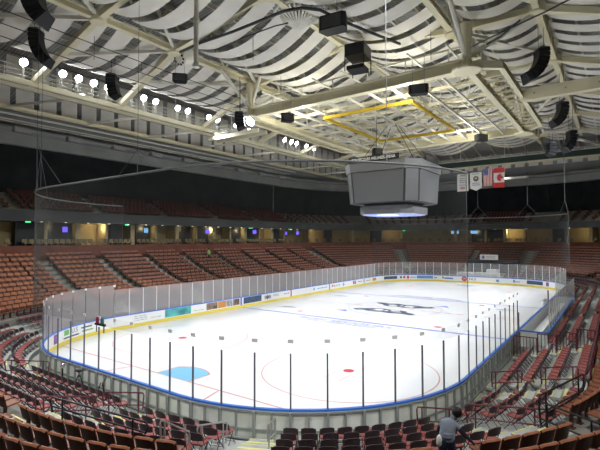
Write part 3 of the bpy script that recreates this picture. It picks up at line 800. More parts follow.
# draped cloth strips between the girders
def cloth(x, w, ya, za, yb, zb, sag, label, group, skew=0.):
    n = 14; vs = []; fs = []
    for i in range(n+1):
        t = i/n; z = za+(zb-za)*t-sag*4*t*(1-t); y = ya+(yb-ya)*t
        for j in range(3): vs.append((x+skew*t+w*(j/2-.5), y, z-.05*(j == 1)))
    for i in range(n):
        for j in range(2): a = i*3+j; fs.append((a, a+1, a+4, a+3))
    b = MB(); b.add(vs, fs); o = b.build('ceiling_cloth', M_cloth, None, smooth=True)
    return tag(o, label, 'ceiling cloth', group)
BAYS = [(13.2, 23.5, 22.6, 22.7, 1.35, 'between ridge girder and floodlight girder'), (23.1, 22.7, 33.4, 22.4, 1.35, 'between floodlight girder and catwalk'),
        (12.8, 23.5, 4.3, 22.7, 1.3, 'on the scoreboard side of the ridge'), (3.6, 22.9, -1.2, 23.0, .8, 'above the rig edge past the scoreboard'), (-1.6, 23.0, -8.6, 22.6, .9, 'past the outermost girder')]
for ya, za, yb, zb, sag, nm in BAYS:
    k = 0
    for i in range(34):
        x = -3.0+2.09*i
        if any(abs(x-xa) < .55 for xa, _ in RX): x += .5
        q = [project((x, ya+(yb-ya)*t, za-sag*.5)) for t in (0, .5, 1)]
        if not any(p and -60 < p[0] < 660 and -60 < p[1] < 200 for p in q): continue
        k += 1
        cloth(x, 1.34, ya, za, yb, zb, sag, 'white sagging ceiling cloth, %s from the camera end, %s' % (nth(k), nm), 'white ceiling cloths', .25)
# hanging white panels behind the floodlights
for row, (yy, z0, z1, w, nm) in enumerate(((37.0, 20.3, 23.0, 1.45, 'upper row behind the floodlights'), (40.2, 19.5, 21.2, 1.6, 'lower row under the catwalk'))):
    k = 0
    for i in range(32):
        x = 1.0+2.09*i
        q = project((x, yy, z0+1))
        if not q or not (-10 < q[0] < 610): continue
        k += 1
        b = MB(); b.box((0, 0, (z1-z0)/2), (w, .05, z1-z0)); 
        o = b.build('hanging_panel', M_cloth, None, loc=(x, yy, z0)); tag(o, 'white hanging ceiling panel, %s from the camera end, %s' % (nth(k), nm), 'panel', 'white hanging panels')
k = 0
for i in range(20):
    y = 33-2.09*i
    k += 1
    b = MB(); b.box((0, 0, .95), (.05, 1.45, 1.9)); o = b.build('hanging_panel', M_cloth, None, loc=(71.5, y, 19.2))
    tag(o, 'white hanging ceiling panel over the far end, %s from the long stand' % nth(k), 'panel', 'white hanging panels')

# perimeter catwalks
def catwalk(name, label, p0, p1, side):
    t = empty(name, label, 'catwalk', p0); D = Vector(p1)-Vector(p0); Ln = D.length; D.normalize(); S = Vector((-D.y, D.x, 0))*side
    b = MB(); b.beam(S*.05, D*Ln+S*.05, .22, .42); b.beam(S*1.35, D*Ln+S*1.35, .22, .42)
    b.build('side_beam', M_cream, t)
    b = MB(); b.beam(S*.7+Vector((0, 0, .1)), D*Ln+S*.7+Vector((0, 0, .1)), 1.1, .06); b.build('deck', M_grey, t)
    b = MB()
    for s in (.02, 1.38):
        for h in (.5, .85, 1.2): b.tube([S*s+Vector((0, 0, h)), D*Ln+S*s+Vector((0, 0, h))], .035, 4)
    b.build('handrail', M_cream2, t)
    b = MB(); k = int(Ln/1.4)
    for i in range(k+1):
        for s in (.02, 1.38): b.beam(D*(i*1.4)+S*s+Vector((0, 0, .2)), D*(i*1.4)+S*s+Vector((0, 0, 1.2)), .05, .05)
    b.build('rail_post', M_cream2, t)
    b = MB()
    for i in range(int(Ln/7)): b.beam(D*(i*7+3)+S*.7, D*(i*7+3)+S*.7+Vector((0, 0, 3.6)), .06, .06)
    b.build('hanger', M_cream2, t)
    return t
catwalk('lighting_catwalk', 'cream railed lighting catwalk along the long stand carrying bright floodlights', (-4, 33.3, 19.75), (67, 33.3, 19.75), 1)
catwalk('lighting_catwalk', 'cream railed lighting catwalk across the far end behind the flags', (67, 33.3, 19.3), (67, -8, 19.3), -1)
catwalk('lighting_catwalk', 'cream railed cross walkway from the floodlight catwalk to the rigging grid', (24, 33.0, 18.6), (24, 25.4, 18.6), 1)
t = empty('edge_girder', 'slim cream edge girder under the floodlight catwalk', 'girder', (-4, 39.6, 19.15))
b = MB(); b.ibeam((0, 0, 0), (74, 0, 0), .3, .38); b.build('chord', M_cream, t)
b = MB()
for i in range(10): b = MB(); b.beam((2+7.5*i, 0, 0), (5+7.5*i, -4.7, .5), .2, .22); b.build('outrigger', M_cream2, t)
for j, (yy, zz, r_, nm) in enumerate(((41.2, 18.95, .10, 'next to the edge girder'), (42.3, 18.7, .07, 'middle of the three'), (43.4, 18.75, .09, 'next to the ring beam'))):
    b = MB(); b.tube([(0, 0, 0), (56, 0, 0)], r_, 6); o = b.build('service_pipe', M_cream2, None, loc=(-4, yy, zz)); tag(o, 'long pale service pipe above the dark curtain, '+nm, 'pipe')
for j in range(9):
    x = 8+5.2*j; b = MB(); b.box((0, 0, .25), (1.5, .7, .5)); b.box((0, -.36, .25), (1.1, .03, .3)); b.beam((-.6, 0, .5), (-.6, 0, 1.2), .04, .04); b.beam((.6, 0, .5), (.6, 0, 1.2), .04, .04)
    o = b.build('unit_heater', M_grey, None, loc=(x, 42.6, 17.6)); tag(o, 'grey box heater hung above the curtain, %s from the camera end' % nth(j+1), 'heater', 'grey box heaters above the curtain')

# central rigging grid
G = empty('rigging_grid', 'large cream steel rigging grid hung over center ice above the scoreboard', 'rigging grid', (30.8, 12.7, 18.8))
o = Vector((30.8, 12.7, 18.8)); x0, x1, y0, y1 = 19.8-30.8, 42.2-30.8, 2.75-12.7, 22.65-12.7
b = MB(); b.ibeam((x0, y0, .05), (x0, y1, .05), .6, .85, .1); b.build('main_beam', M_cream, G)
b = MB(); b.ibeam((x1, y0, .05), (x1, y1, .05), .6, .85, .1); b.build('main_beam', M_cream, G)
b = MB(); b.ibeam((x0, y0, 0), (x1, y0, 0), .45, .6, .08); b.build('side_beam', M_cream, G)
b = MB(); b.ibeam((x0, y1, 0), (x1, y1, 0), .45, .6, .08); b.build('side_beam', M_cream, G)
for s, yy in ((-1, y0), (1, y1)):
    b = MB(); b.ibeam((x0+1.6, yy+s*1.9, .1), (x1-1.6, yy+s*1.9, .1), .35, .5, .06); b.beam((x0, yy, .05), (x0+1.6, yy+s*1.9, .1), .35, .5); b.beam((x1, yy, .05), (x1-1.6, yy+s*1.9, .1), .35, .5)
    for i in range(14): b.beam((x0+1.8+i*1.45, yy, .1), (x0+1.8+i*1.45, yy+s*1.9, .1), .1, .16)
    b.build('side_walkway', M_cream, G)
for i in range(1, 10):
    y = y0+(y1-y0)*i/10; b = MB(); b.beam((x0, y, -.05), (x1, y, -.05), .13, .2); b.build('joist', M_cream2, G)
for i in range(1, 6):
    x = x0+(x1-x0)*i/6; b = MB(); b.beam((x, y0, .12), (x, y1, .12), .16, .24); b.build('cross_joist', M_cream, G)
for xx, yy in ((x0, y0), (x0, y1), (x1, y0), (x1, y1)):
    b = MB(); b.lathe([(.9, -.45), (1.0, -.4), (1.0, -.25), (.35, -.2), (.3, 1.2), (.45, 2.9)], (xx, yy, 0), 16); b.build('hub_plate', M_cream, G)
b = MB()
for s, xx in ((-1, x0), (1, x1)):
    for yy in (y0, y1):
        sy = -1 if yy < 0 else 1
        for e in ((xx-s*2.5, yy+sy*4.1, 3.6), (xx-s*0.2, yy-sy*1.4, 4.6), (xx-s*5, yy, 3.2), (xx+s*4, yy, 3.2)):
            b = MB(); b.tube([(xx, yy, .5), e], .16, 8); b.build('roof_strut', M_cream2, G)
b = MB(); rg = random.Random(4)
for i in range(7):      # upper layer of light framing
    y = y0+(y1-y0)*(i+.5)/7; b.beam((x0, y, 1.9), (x1, y, 1.9), .1, .14)
for i in range(8):
    x = x0+(x1-x0)*(i+.5)/8; b.beam((x, y0, 2.0), (x, y1, 2.0), .1, .14)
    for j in range(6):
        y = y0+(y1-y0)*(j+.5)/6; b.beam((x, y, .1), (x, y, 2), .07, .07); b.beam((x, y, .1), (x+1.3, y+(1.2 if j % 2 else -1.2), 2), .06, .06)
b.build('upper_frame', M_cream2, G)
Y = empty('yellow_frame', 'yellow rectangular beam frame inside the cream rigging grid', 'frame', (29.6, 12.5, 18.35))
for a, c in (((-6, -4.3, 0), (-6, 4.3, 0)), ((6, -4.3, 0), (6, 4.3, 0)), ((-6, -4.3, 0), (6, -4.3, 0)), ((-6, 4.3, 0), (6, 4.3, 0))):
    b = MB(); b.beam(a, c, .22, .26); b.build('beam', M_yel2, Y)
# grid's long cross girder running out over the near stand
t = empty('cross_girder', 'heavy cream box girder running from the rigging grid out past the black speakers', 'girder', (29.5, .9, 18.9))
b = MB(); b.beam((0, 0, 0), (0, -14, 0), .7, .95); b.build('box_beam', M_cream, t)
b = MB()
for i in range(6): b.box((.0, -1-2.2*i, 0), (.74, .12, .12))
b.build('bolt_plate', M_grey, t)
for j, (a, c, nm) in enumerate((((43, 1, 18.8), (62, -6, 18.9), 'from the grid corner toward the far speakers'), ((43, 1, 18.6), (50, -8, 18.9), 'from the grid corner to the near stand'), ((42, 24, 18.8), (64, 30, 19.2), 'from the far grid corner to the long stand'))):
    b = MB(); b.tube([Vector((0, 0, 0)), Vector(c)-Vector(a)], .17, 8); o_ = b.build('roof_tie', M_cream2, None, loc=a); tag(o_, 'pale steel tie tube '+nm, 'tube')
# dark green beam and long pale beam at the far end
b = MB(); b.beam((0, 0, 0), (0, -27, 0), .5, .75); o_ = b.build('curtain_truss', mat('dark_green_steel', (.018, .035, .03), .6), None, loc=(60.3, 20, 18.75)); tag(o_, 'dark green hanging truss above the banners and flags', 'truss')
for (px, py, nm) in ((260, 158, 'above the long stand curtain'), (515, 178, 'above the far curtain beside the red flag')):
    p = aty(px, py, 41) if px < 400 else atx(px, py, 70)
    t = empty('lighting_shelf', 'pale hanging shelf with lights '+nm, 'shelf', p); s = (3.4, 1.0) if px < 400 else (1.0, 4.0)
    b = MB(); b.box((0, 0, 0), (s[0], s[1], .35)); b.build('tray', M_cream2, t)
    b = MB(); sx, sy = s[0]/2-.1, s[1]/2-.1
    for a in (-1, 1): b.beam((a*sx, sy*a, .1), (a*sx, sy*a, 2.0), .05, .05)
    b.build('hanger', M_grey, t)

# round fan-shaped diffuser, drum hub, pipe, cables
p = Vector((14.3, 13.0, 23.3)); t = empty('fan_diffuser', 'round white fan shaped roof diffuser with radiating ribs at the ridge', 'diffuser', p)
b = MB(); b.lathe([(.25, -1.15), (.45, -1.0), (.5, -.2), (.3, 0)], (0, 0, 0), 20); b.build('hub', M_cream2, t)
b = MB()
for i in range(28):
    a = 2*pi*i/28; b.beam((.35*cos(a), .35*sin(a), -1.0), (1.75*cos(a), 1.75*sin(a), -.05), .13, .05)
b.build('rib', M_cream2, t)
b = MB(); b.tube([(1.75*cos(2*pi*i/40), 1.75*sin(2*pi*i/40), -.02) for i in range(40)], .12, 6, closed=True); b.build('rim', M_cream2, t)
b = MB()
for i in range(28):
    a = 2*pi*i/28; b = MB(); b.lathe([(.11, -.02), (.13, .25)], (2.0*cos(a), 2.0*sin(a), .05), 6); b.build('nozzle', M_white, t)
p = Vector((11.4, 22.8, 21.6)); t = empty('drum_diffuser', 'pale perforated drum diffuser at the floodlight girder node', 'diffuser', p)
b = MB(); M = Matrix.Rotation(radians(62), 3, 'Y'); b.lathe([(.30, -.2), (.62, 0), (.66, 1.1), (.5, 1.25)], (.2, 0, -.1), 18, M=M); b.build('drum', M_cream2, t)
b = MB()
for i in range(10):
    a = 2*pi*i/10; b.lathe([(.09, 0), (.09, .05)], Vector((.2, 0, -.1))+M @ Vector((.45*cos(a), .45*sin(a), -.16)), 8, M=M)
b.build('perforation', M_black, t)
pp = atz(196, 66, 17.0); b = MB(); b.tube([(0, 0, 0), (0, 0, zdeck(pp.x, pp.y)-17.0)], .14, 12); b.lathe([(.18, 2.6), (.18, 2.8)], n=12); b.lathe([(.10, -.12), (.2, -.08), (.2, .1)], n=12)
o_ = b.build('roof_pipe', M_cream2, None, loc=pp); tag(o_, 'thick vertical pale pipe dropping from roof beside the drum diffuser', 'pipe')
def cable(pts, r_, label, m=M_dgrey, name='cable'):
    b = MB(); c0 = Vector(pts[0]); b.tube([Vector(q)-c0 for q in pts], r_, 6); o_ = b.build(name, m, None, smooth=True, loc=c0); return tag(o_, label, 'cable')
def through(pix, z): return [atz(px, py, z) for px, py in pix]
cable(through([(180, 52), (200, 43), (232, 32), (262, 20), (284, 11), (302, 8), (320, 10), (345, 22), (372, 33), (400, 44)], 21.4), .10, 'thick dark cable bundle arching under the round fan diffuser')
cable(through([(215, 50), (245, 37), (275, 26), (288, 23)], 21.6), .045, 'thin dark cable below the thick bundle beside the fan diffuser')
cable(through([(455, 55), (500, 33), (545, 12), (580, -6)], 21.0), .05, 'dark cable running from the rig corner up to the roof edge')
for i, (y, z) in enumerate(((24.5, 20.9), (26.2, 20.8), (28, 20.7), (30, 20.6))):
    cable([(-3, y, z), (10, y, z-.1), (24, y, z)], .03, 'thin dark wire stretched below the ceiling cloths, %s from the floodlights' % nth(4-i))
cable([(*pt(74.45, .55)[0].xy, 9.65), (*pt(74.45, .55)[0].xy, 25.9)], .018, 'white vertical cable dropping from the roof in front of the scoreboard', M_white)
cable([(29.2, 14.2, 15.0), (29.4, 14, 25.8)], .025, 'thin dark hoist cable above the scoreboard, inside the yellow frame')
cable(through([(465, 58), (480, 48), (500, 37), (520, 20)], 20.2), .06, 'short dark cable loop at the rig corner hub')
for i, (px, top, bot) in enumerate(((47, 60, 155), (61, 100, 183), (94, 0, 60), (141, 0, 120), (253, 25, 60), (281, 70, 95), (337, 0, 20), (431, 0, 60))):
    P = atz(px, min(bot, 100), 20.) if bot < 150 else pt(56+i, .9, 0)[0]
    d = hypot(P.x-CAM[0], P.y-CAM[1])
    if bot < 150:
        cable([(P.x, P.y, 20.0), (P.x, P.y, zdeck(P.x, P.y)-.1)], .02, 'thin vertical wire hanging from the roof, %s of the loose hangers' % nth(i+1), M_wire)
duct = [(23.9, 24.2, 'above the floodlight girder'), (1.8, 24.0, 'above the girder past the scoreboard')]
for y, z, nm in duct:
    b = MB(); b.tube([(0, 0, 0), (62, 0, 0)], .55, 12); o_ = b.build('air_duct', M_duct, None, smooth=True, loc=(-3, y, z)); tag(o_, 'long round grey air duct '+nm, 'duct')

# floodlights ------------------------------------------------------------------------------
FL_PX = [(23, 60), (62, 73), (78, 78), (93, 83), (107, 88), (131, 95), (143, 98), (155, 101), (177, 108), (187, 111), (208, 116), (217, 118), (235, 123), (284, 140.5), (290.6, 142), (296, 143.6), (305.6, 146), (313.6, 150)]
fk = None
lampX = []
for i, (px, py) in enumerate(FL_PX):
    p = aty(px, py, 33.15); lampX.append(p)
    lab = 'glaring round floodlight on the catwalk rail, %s from the camera end' % nth(i+1)
    loc = (p.x, 33.15, 20.95)
    if fk is None:
        f0 = empty('floodlight', lab, 'floodlight', loc, 0, 'glaring floodlights on the catwalk'); fk = []
        b = MB(); M = Matrix.Rotation(radians(-58), 3, 'X'); c = Vector((0, -.12, .28))
        b.lathe([(.12, .36), (.22, .28), (.31, .02), (.33, -.02)], c, 16, M=M); fk.append(b.build('reflector', M_grey, f0))
        b = MB(); b.lathe([(.30, -.05), (.30, -.01)], c, 18, M=M); fk.append(b.build('lens', M_lamp, fk[0]))
        b = MB(); b.beam((0, 0, -.95), (0, 0, .2), .06, .06); b.beam((-.36, 0, .2), (.36, 0, .2), .05, .05); fk.append(b.build('post', M_cream2, f0))
    else: copy_tree(f0, fk, loc, 0, lab)
for i, (px, py) in enumerate(((82, 94), (123, 106), (183, 123), (249, 129), (266, 146), (313, 159.5), (340, 165))):   # small lower lamps
    Yd = 35.3 if i < 6 else 36.; p = aty(px, py, Yd)
    t = empty('small_floodlight', 'small bright lamp tucked under the catwalk rail, %s from the camera end' % nth(i+1), 'floodlight', p, 0, 'small lamps under the catwalk')
    b = MB(); b.lathe([(.2, -.02), (.2, .04), (.08, .18)], n=12); b.build('housing', M_grey, t)
    b = MB(); b.box((0, -.02, -.06), (.34, .3, .07)); b.build('lens', M_lampfar, t); b = MB(); b.beam((0, .1, .1), (0, .1, .6), .05, .05); b.build('bracket', M_grey, t)
for i, (px, py) in enumerate(((463, 165.5), (483, 163.5), (490.5, 162.5), (597, 94))):
    p = atx(px, py, 66.6) if i < 3 else atx(px, py, 45); 
    t = empty('end_floodlight', ('bright floodlight over the white banners', 'bright floodlight over the striped flag', 'bright floodlight over the red leaf flag', 'white glowing floodlight at the roof edge past the girder')[i], 'floodlight', p)
    b = MB(); b.box((0, 0, .2), (.4, 1.0, .5)); b.build('housing', M_grey, t)
    b = MB(); b.box((-.22, 0, .12), (.06, .9, .45)); b.build('lens', M_lampfar, t); b = MB(); b.beam((0, 0, .4), (0, 0, 1.4), .06, .06); b.build('bracket', M_grey, t)
# extra strong lamp at the grid corner
p = Vector((19.4, 22.3, 18.0)); t = empty('grid_floodlight', 'very bright floodlight under the rigging grid corner', 'floodlight', p)
b = MB(); M = Matrix.Rotation(radians(50), 3, 'Y'); b.lathe([(.12, .4), (.3, .3), (.42, .02), (.42, -.02)], (0, 0, 0), 18, M=M); b.build('reflector', M_grey, t)
b = MB(); b.lathe([(.4, -.06), (.4, -.02)], (0, 0, 0), 18, M=M); b.build('lens', M_lamp, t); b = MB(); b.beam((0, 0, .2), (0, 0, .6), .08, .08); b.build('bracket', M_grey, t)
# ------------------------------------------------------------------ scoreboard
S = empty('scoreboard', 'grey center hung scoreboard with blank screens and bright underside', 'scoreboard', (30.25, 12.8, 9.1))
def octo(hx, hy, c): return [(-hx, -hy+c), (-hx, hy-c), (-hx+c, hy), (hx-c, hy), (hx, hy-c), (hx, -hy+c), (hx-c, -hy), (-hx+c, -hy)]
def opr(b, lo, hi, z0, z1, mi=0):
    n = 8; b.add([(x, y, z0) for x, y in lo]+[(x, y, z1) for x, y in hi], [tuple(range(n)), tuple(reversed(range(n, 2*n)))]+[(i, n+i, n+(i+1) % n, (i+1) % n) for i in range(n)], mi)
SX, SY, CH = 3.6, 3.6, 1.0
b = MB(); opr(b, octo(SX-.12, SY-.12, CH), octo(SX+.05, SY+.05, CH), 1.3, 4.35); b.build('core', M_dgrey, S)
b = MB(); opr(b, octo(SX+.28, SY+.28, CH+.1), octo(SX+.34, SY+.34, CH+.1), 4.3, 5.15); opr(b, octo(SX+.3, SY+.3, CH), octo(SX-.2, SY-.2, CH), 5.15, 5.3); b.build('upper_band', M_scgrey, S)
b = MB(); opr(b, octo(SX-.82, SY-.82, .95), octo(SX-.78, SY-.78, .95), .28, 1.05); b.build('lower_band', M_scgrey, S)
b = MB(); opr(b, octo(SX-1.0, SY-1.0, .95), octo(SX-.92, SY-.92, .95), .20, .30); b.build('light_panel', M_sclight, S)
b = MB(); b.box((-1.4, 0, .19), (1.6, 1.6, .03)); b.build('bright_panel', M_sclight2, S)
lo = octo(SX-.06, SY-.06, CH); hi = octo(SX+.12, SY+.12, CH)
for i in range(8):
    a, c = Vector((*lo[i], 1.35)), Vector((*lo[(i+1) % 8], 1.35)); a2, c2 = Vector((*hi[i], 4.25)), Vector((*hi[(i+1) % 8], 4.25))
    e = (c-a).normalized()*.10; nn = Vector(((a+c)/2).xy.to_3d()).normalized()*.06
    b = MB(); q = [a+e+nn, c-e+nn, c2-e+nn, a2+e+nn]; qb = [v-nn*2 for v in q]
    b.add(q+qb, [(0, 1, 2, 3), (7, 6, 5, 4), (0, 4, 5, 1), (1, 5, 6, 2), (2, 6, 7, 3), (3, 7, 4, 0)]); b.build('screen', M_scscreen, S)
b = MB(); b.box((-SX-.36, .3, 5.42), (.08, 5.2, .52)); NB = b.build('name_band', M_black, S); b = MB(); b.box((0, -SY-.36, 5.42), (3.4, .08, .5)); b.build('name_band', M_black, S)
TX = text('BON SECOURS WELLNESS ARENA', .40, M_flagwhite, frame((-SX-.41, .3, 5.42), (0, -1, 0), (0, 0, 1), (-1, 0, 0)), 'name_lettering', NB, .01, sx=.74); 
b = MB(); 
for x in (-2, 2):
    for y in (-3, 3): b.tube([(x, y, 5.2), (x*.2, y*.15, 9.3)], .03, 5); b.build('hoist_cable', M_dgrey, S); b = MB()
b = MB(); b.box((0, 0, 1.17), (4.4, 4.4, .3)); b.build('neck', M_dgrey, S)

# ------------------------------------------------------------------ speakers and rigged boxes
def array(px, py, z, n, w, plen, curl, label, out=1):
    """curved hanging speaker array facing the stands; plen = hanging height seen, in pixels at this distance"""
    p = atz(px, py, z); dist = (p-Vector(CAM)).length; h = FPX*0+plen*dist/FPX/n; d = w*.62
    t = empty('line_array_speaker', label, 'speaker', p, (.63 if out < 0 else pi+.63))
    zc = y = 0.; ang = radians(-6)
    for i in range(n):
        M = Matrix.Rotation(ang, 3, 'X'); c = Vector((0, y, zc))
        b = MB(); a_, q_ = w/2, h*.47
        b.add([M @ Vector(v)+c for v in ((-a_, -d/2, -q_), (a_, -d/2, -q_), (a_*.7, d/2, -q_*.8), (-a_*.7, d/2, -q_*.8), (-a_, -d/2, q_), (a_, -d/2, q_), (a_*.7, d/2, q_*.8), (-a_*.7, d/2, q_*.8))],
              [(3, 2, 1, 0), (4, 5, 6, 7), (0, 1, 5, 4), (1, 2, 6, 5), (2, 3, 7, 6), (3, 0, 4, 7)]); cb = b.build('cabinet', M_black, t)
        b = MB(); b.box(c+M @ Vector((0, -d/2-.015, 0)), (w*.9, .03, h*.75), M=M); b.build('grille', M_dgrey, cb)
        st = Matrix.Rotation(ang+curl/2, 3, 'X') @ Vector((0, 0, -h)); y += st.y; zc += st.z; ang += curl
    b = MB(); b.box((0, 0, h*.62), (w*.9, d*.8, .06)); b.tube([(-w*.3, 0, h*.6), (-w*.3, 0, 3.2)], .02, 4); b.tube([(w*.3, 0, h*.6), (w*.3, 0, 3.2)], .02, 4); b.build('fly_frame', M_dgrey, t)
    return t
array(34, -8, 20.0, 8, 1.25, 28, radians(8), 'large black curved speaker array cut by the top edge of the view', 1)
array(37, 33, 20.6, 9, 1.0, 30, radians(7), 'black curved speaker array hung below the roof, above the first floodlights', 1)
array(541, 52, 20.6, 9, 1.15, 30, radians(9), 'black curved speaker array hung past the rig corner, the biggest on that side', -1)
array(562, 105, 19.2, 8, 1.1, 21, radians(9), 'black curved speaker array below the box girder', -1)
array(571, 133, 17.8, 7, 1.1, 18, radians(9), 'black curved speaker array third down from the rig corner', -1)
array(551, 145, 17.3, 4, 1.1, 11, radians(9), 'small black bluish speaker array beside the dark green truss', -1)
array(113, 78, 20.6, 6, 1.2, 19, radians(6), 'dark bulky speaker array hung among the floodlights', 1)
array(240, 115, 18.0, 5, 1.2, 15, radians(6), 'dark bluish speaker array beside the very bright grid floodlight', 1)
def boxspk(px, py, z, s, label, rz=0., X=None):
    p = atz(px, py, z) if X is None else atx(px, py, X)
    t = empty('box_speaker', label, 'speaker', p, rz)
    b = MB(); a, c, h = s[0]/2, s[1]/2, s[2]/2
    poly = [(-a, -c*.6), (-a*.8, -c), (a*.8, -c), (a, -c*.6), (a*.75, c), (-a*.75, c)]
    b.prism(poly, -h, h); b.build('cabinet', M_black, t)
    b = MB(); b.box((0, -c-.01, 0), (s[0]*.7, .03, s[2]*.8)); b.build('grille', M_dgrey, t)
    b = MB(); b.tube([(-a*.6, 0, h), (-a*.6, 0, 2.6)], .02, 4); b.tube([(a*.6, 0, h), (a*.6, 0, 2.6)], .02, 4); b.build('hanging_wire', M_railgrey, t)
boxspk(180, 78.5, 20.2, (1.2, .7, .65), 'small black box speaker hung beside the drum diffuser', YAW-pi/2+.2)
boxspk(334, 24, 20.8, (1.9, 1.0, .95), 'black box speaker hung near the fan diffuser', YAW-pi/2-.5)
boxspk(287, 118, 17.5, (1.2, .7, .65), 'small black box speaker hung under the rigging grid corner beam', YAW-pi/2+.3)
boxspk(418.5, 90, 17.6, (1.4, .7, .65), 'small black box speaker hung at the yellow frame corner', YAW-pi/2-.3)
boxspk(481, 138, 18.1, (1.5, .8, .7), 'small black box speaker at the far side of the rigging grid', -.6)
boxspk(377, 152, 17.6, (1.3, .8, .8), 'small black box speaker hung just above the scoreboard', -.6)
p = atz(358, 60, 20.4); t = empty('equipment_cage', 'black open equipment cage standing on the rigging grid beam', 'cage', p, .15)
b = MB(); b.box((0, 0, .55), (1.7, 1.5, .9)); b.build('housing', M_black, t)
b = MB()
for x in (-.83, .83):
    for y in (-.73, .73): b.beam((x, y, -1.0), (x, y, .2), .06, .06)
b.build('frame', M_black, t); b = MB(); b.box((-.1, 0, -.75), (1.3, 1.3, .3)); b.build('tray', M_black, t)

# ------------------------------------------------------------------ safety netting
NZ = 9.6
n0, n1 = 43.6, 78.6
t = empty('safety_net', 'dark see-through safety net hung from a curved rail above the end glass', 'netting')
b = MB(); pts = [pt(n0+(n1-n0)*i/60, .55, NZ)[0] for i in range(61)]; b.tube(pts, .045, 6); b.build('top_rail', M_wire, t)
b = MB(); sweep(b, [(.55, 3.2), (.55, NZ)], n0, n1, fine=.5); b.build('mesh_panel', M_net, t)
b = MB(); 
for u in (n0, n1): A, _ = pt(u, .55); b.tube([(A.x, A.y, 3.2), (A.x, A.y, NZ)], .015, 5); b.build('edge_cord', M_dgrey, t); b = MB()
b = MB()
for u, du, h in ((53.0, 2.4, 13.0), (56.0, 2.4, 11.4), (64.6, 1.4, 10.6)):
    A, _ = pt(u, .55, h)
    for s in (-1, 0, 1):
        B, _ = pt(u+s*du, .55, NZ); b.tube([A, B], .011, 4)
    b.tube([A, (A.x, A.y, 21)], .010, 4); b.build('hanging_wire', M_wire, t); b = MB()
t = empty('safety_net', 'dark see-through safety net hung above the far end glass under the banners', 'netting')
b = MB(); sweep(b, [(.5, 3.2), (.5, 10.2)], 124.5, 159.0, fine=.8); b.build('mesh_panel', M_net, t)
b = MB(); b.tube([pt(124.5+34.5*i/50, .5, 10.2)[0] for i in range(51)], .05, 5); b.build('top_rail', M_wire, t)
b = MB()
for u in (127, 134, 141): 
    A, _ = pt(u, .5, 12.0)
    for s in (-1.6, 1.6): B, _ = pt(u+s, .5, 10.2); b.tube([A, B], .02, 4)
    b.tube([A, (A.x, A.y, 20.5)], .03, 4); b.build('hanging_wire', M_wire, t); b = MB()

# ------------------------------------------------------------------ flags and banners (hung below the dark truss)
FX = 60.0
def cloth_at(px0, px1, py0, py1):
    a = atx(px0, py0, FX); c = atx(px1, py1, FX); return a, c
def flag(name, label, cat, px0, px1, py0, py1, builder, m):
    a, c = cloth_at(px0, px1, py0, py1); w = abs(a.y-c.y); h = a.z-c.z
    t = empty(name, label, cat, (FX, (a.y+c.y)/2, c.z))
    builder(t, w, h); 
    b = MB(); b.tube([(0, -w/2-.05, h), (0, w/2+.05, h)], .035, 6); b.tube([(0, -w/2, h), (0, -w/2, 18.4-c.z)], .012, 4); b.tube([(0, w/2, h), (0, w/2, 18.4-c.z)], .012, 4); b.build('pole', M_railgrey, t)
def sheet(t, name, w0, w1, h0, h1, m, dx=0.):   # local: y runs to the left of view, so use -y for right
    b = MB(); n = 6
    for i in range(n):
        ya, yb = w0+(w1-w0)*i/n, w0+(w1-w0)*(i+1)/n
        f = lambda y: -.04*sin(y*5)+dx
        b.quad((f(ya), ya, h0), (f(yb), yb, h0), (f(yb), yb, h1), (f(ya), ya, h1))
    return b.build(name, m, t)
def us_flag(t, w, h):
    sheet(t, 'cloth', -w/2, w/2, 0, h, M_flagwhite)
    for i in range(7): y = -w/2+w*(2*i)/13; sheet(t, 'red_stripe', y, y+w/13, 0, h, M_red, -.01)
    sheet(t, 'blue_canton', w/2-w*7/13, w/2, h*.62, h, M_flagblue, -.02)
    b = MB()
    for i in range(5):
        for j in range(5):
            y = w/2-w*7/13*(i+.5)/5; z = h*.62+h*.38*(j+.5)/5; b.box((-.07-.04*0, y, z), (.01, .06, .06))
    b.build('star', M_flagwhite, t)
def ca_flag(t, w, h):
    sheet(t, 'cloth', -w/2, w/2, 0, h, M_flagwhite); sheet(t, 'red_band', -w/2, w/2, 0, h*.25, M_red, -.01); sheet(t, 'red_band', -w/2, w/2, h*.75, h, M_red, -.01)
    pts = [(0, 1), (.17, .68), (.33, .76), (.25, .34), (.5, .5), (.55, .35), (.9, .38), (.8, .17), (1, .08), (.55, -.3), (.6, -.5), (.07, -.4), (.07, -.85), (-.07, -.85), (-.07, -.4), (-.6, -.5), (-.55, -.3), (-1, .08), (-.8, .17), (-.9, .38), (-.55, .35), (-.5, .5), (-.25, .34), (-.33, .76), (-.17, .68)]
    s = w*.40; b = MB(); b.add([(-.07, s*v, h/2+s*u) if False else (-.07, -s*v, h/2+s*u) for u, v in pts], [tuple(range(len(pts)))]); b.build('maple_leaf', M_red, t)
def ban_a(t, w, h):
    sheet(t, 'cloth', -w/2, w/2, 0, h, M_flagwhite)
    b = MB(); b.quad((-.06, -w*.3, h*.86), (-.06, w*.3, h*.86), (-.06, w*.2, h*.95), (-.06, -w*.2, h*.95)); b.build('gold_print', M_gold, t)
    b = MB(); b.quad((-.06, -w*.35, h*.34), (-.06, w*.35, h*.34), (-.06, w*.35, h*.37), (-.06, -w*.35, h*.37))
    for z, ww in ((.72, .25), (.6, .3), (.5, .33)): b.quad((-.06, -w*ww, h*z), (-.06, w*ww, h*z), (-.06, w*ww, h*(z+.035)), (-.06, -w*ww, h*(z+.035)))
    b.build('grey_print', M_creased, t)
    b = MB(); b.add([(-.06, w*.27*cos(i*pi/6), h*.18+h*.075*sin(i*pi/6)) for i in range(12)], [tuple(range(12))]); b.build('oval_print', M_linepink, t)
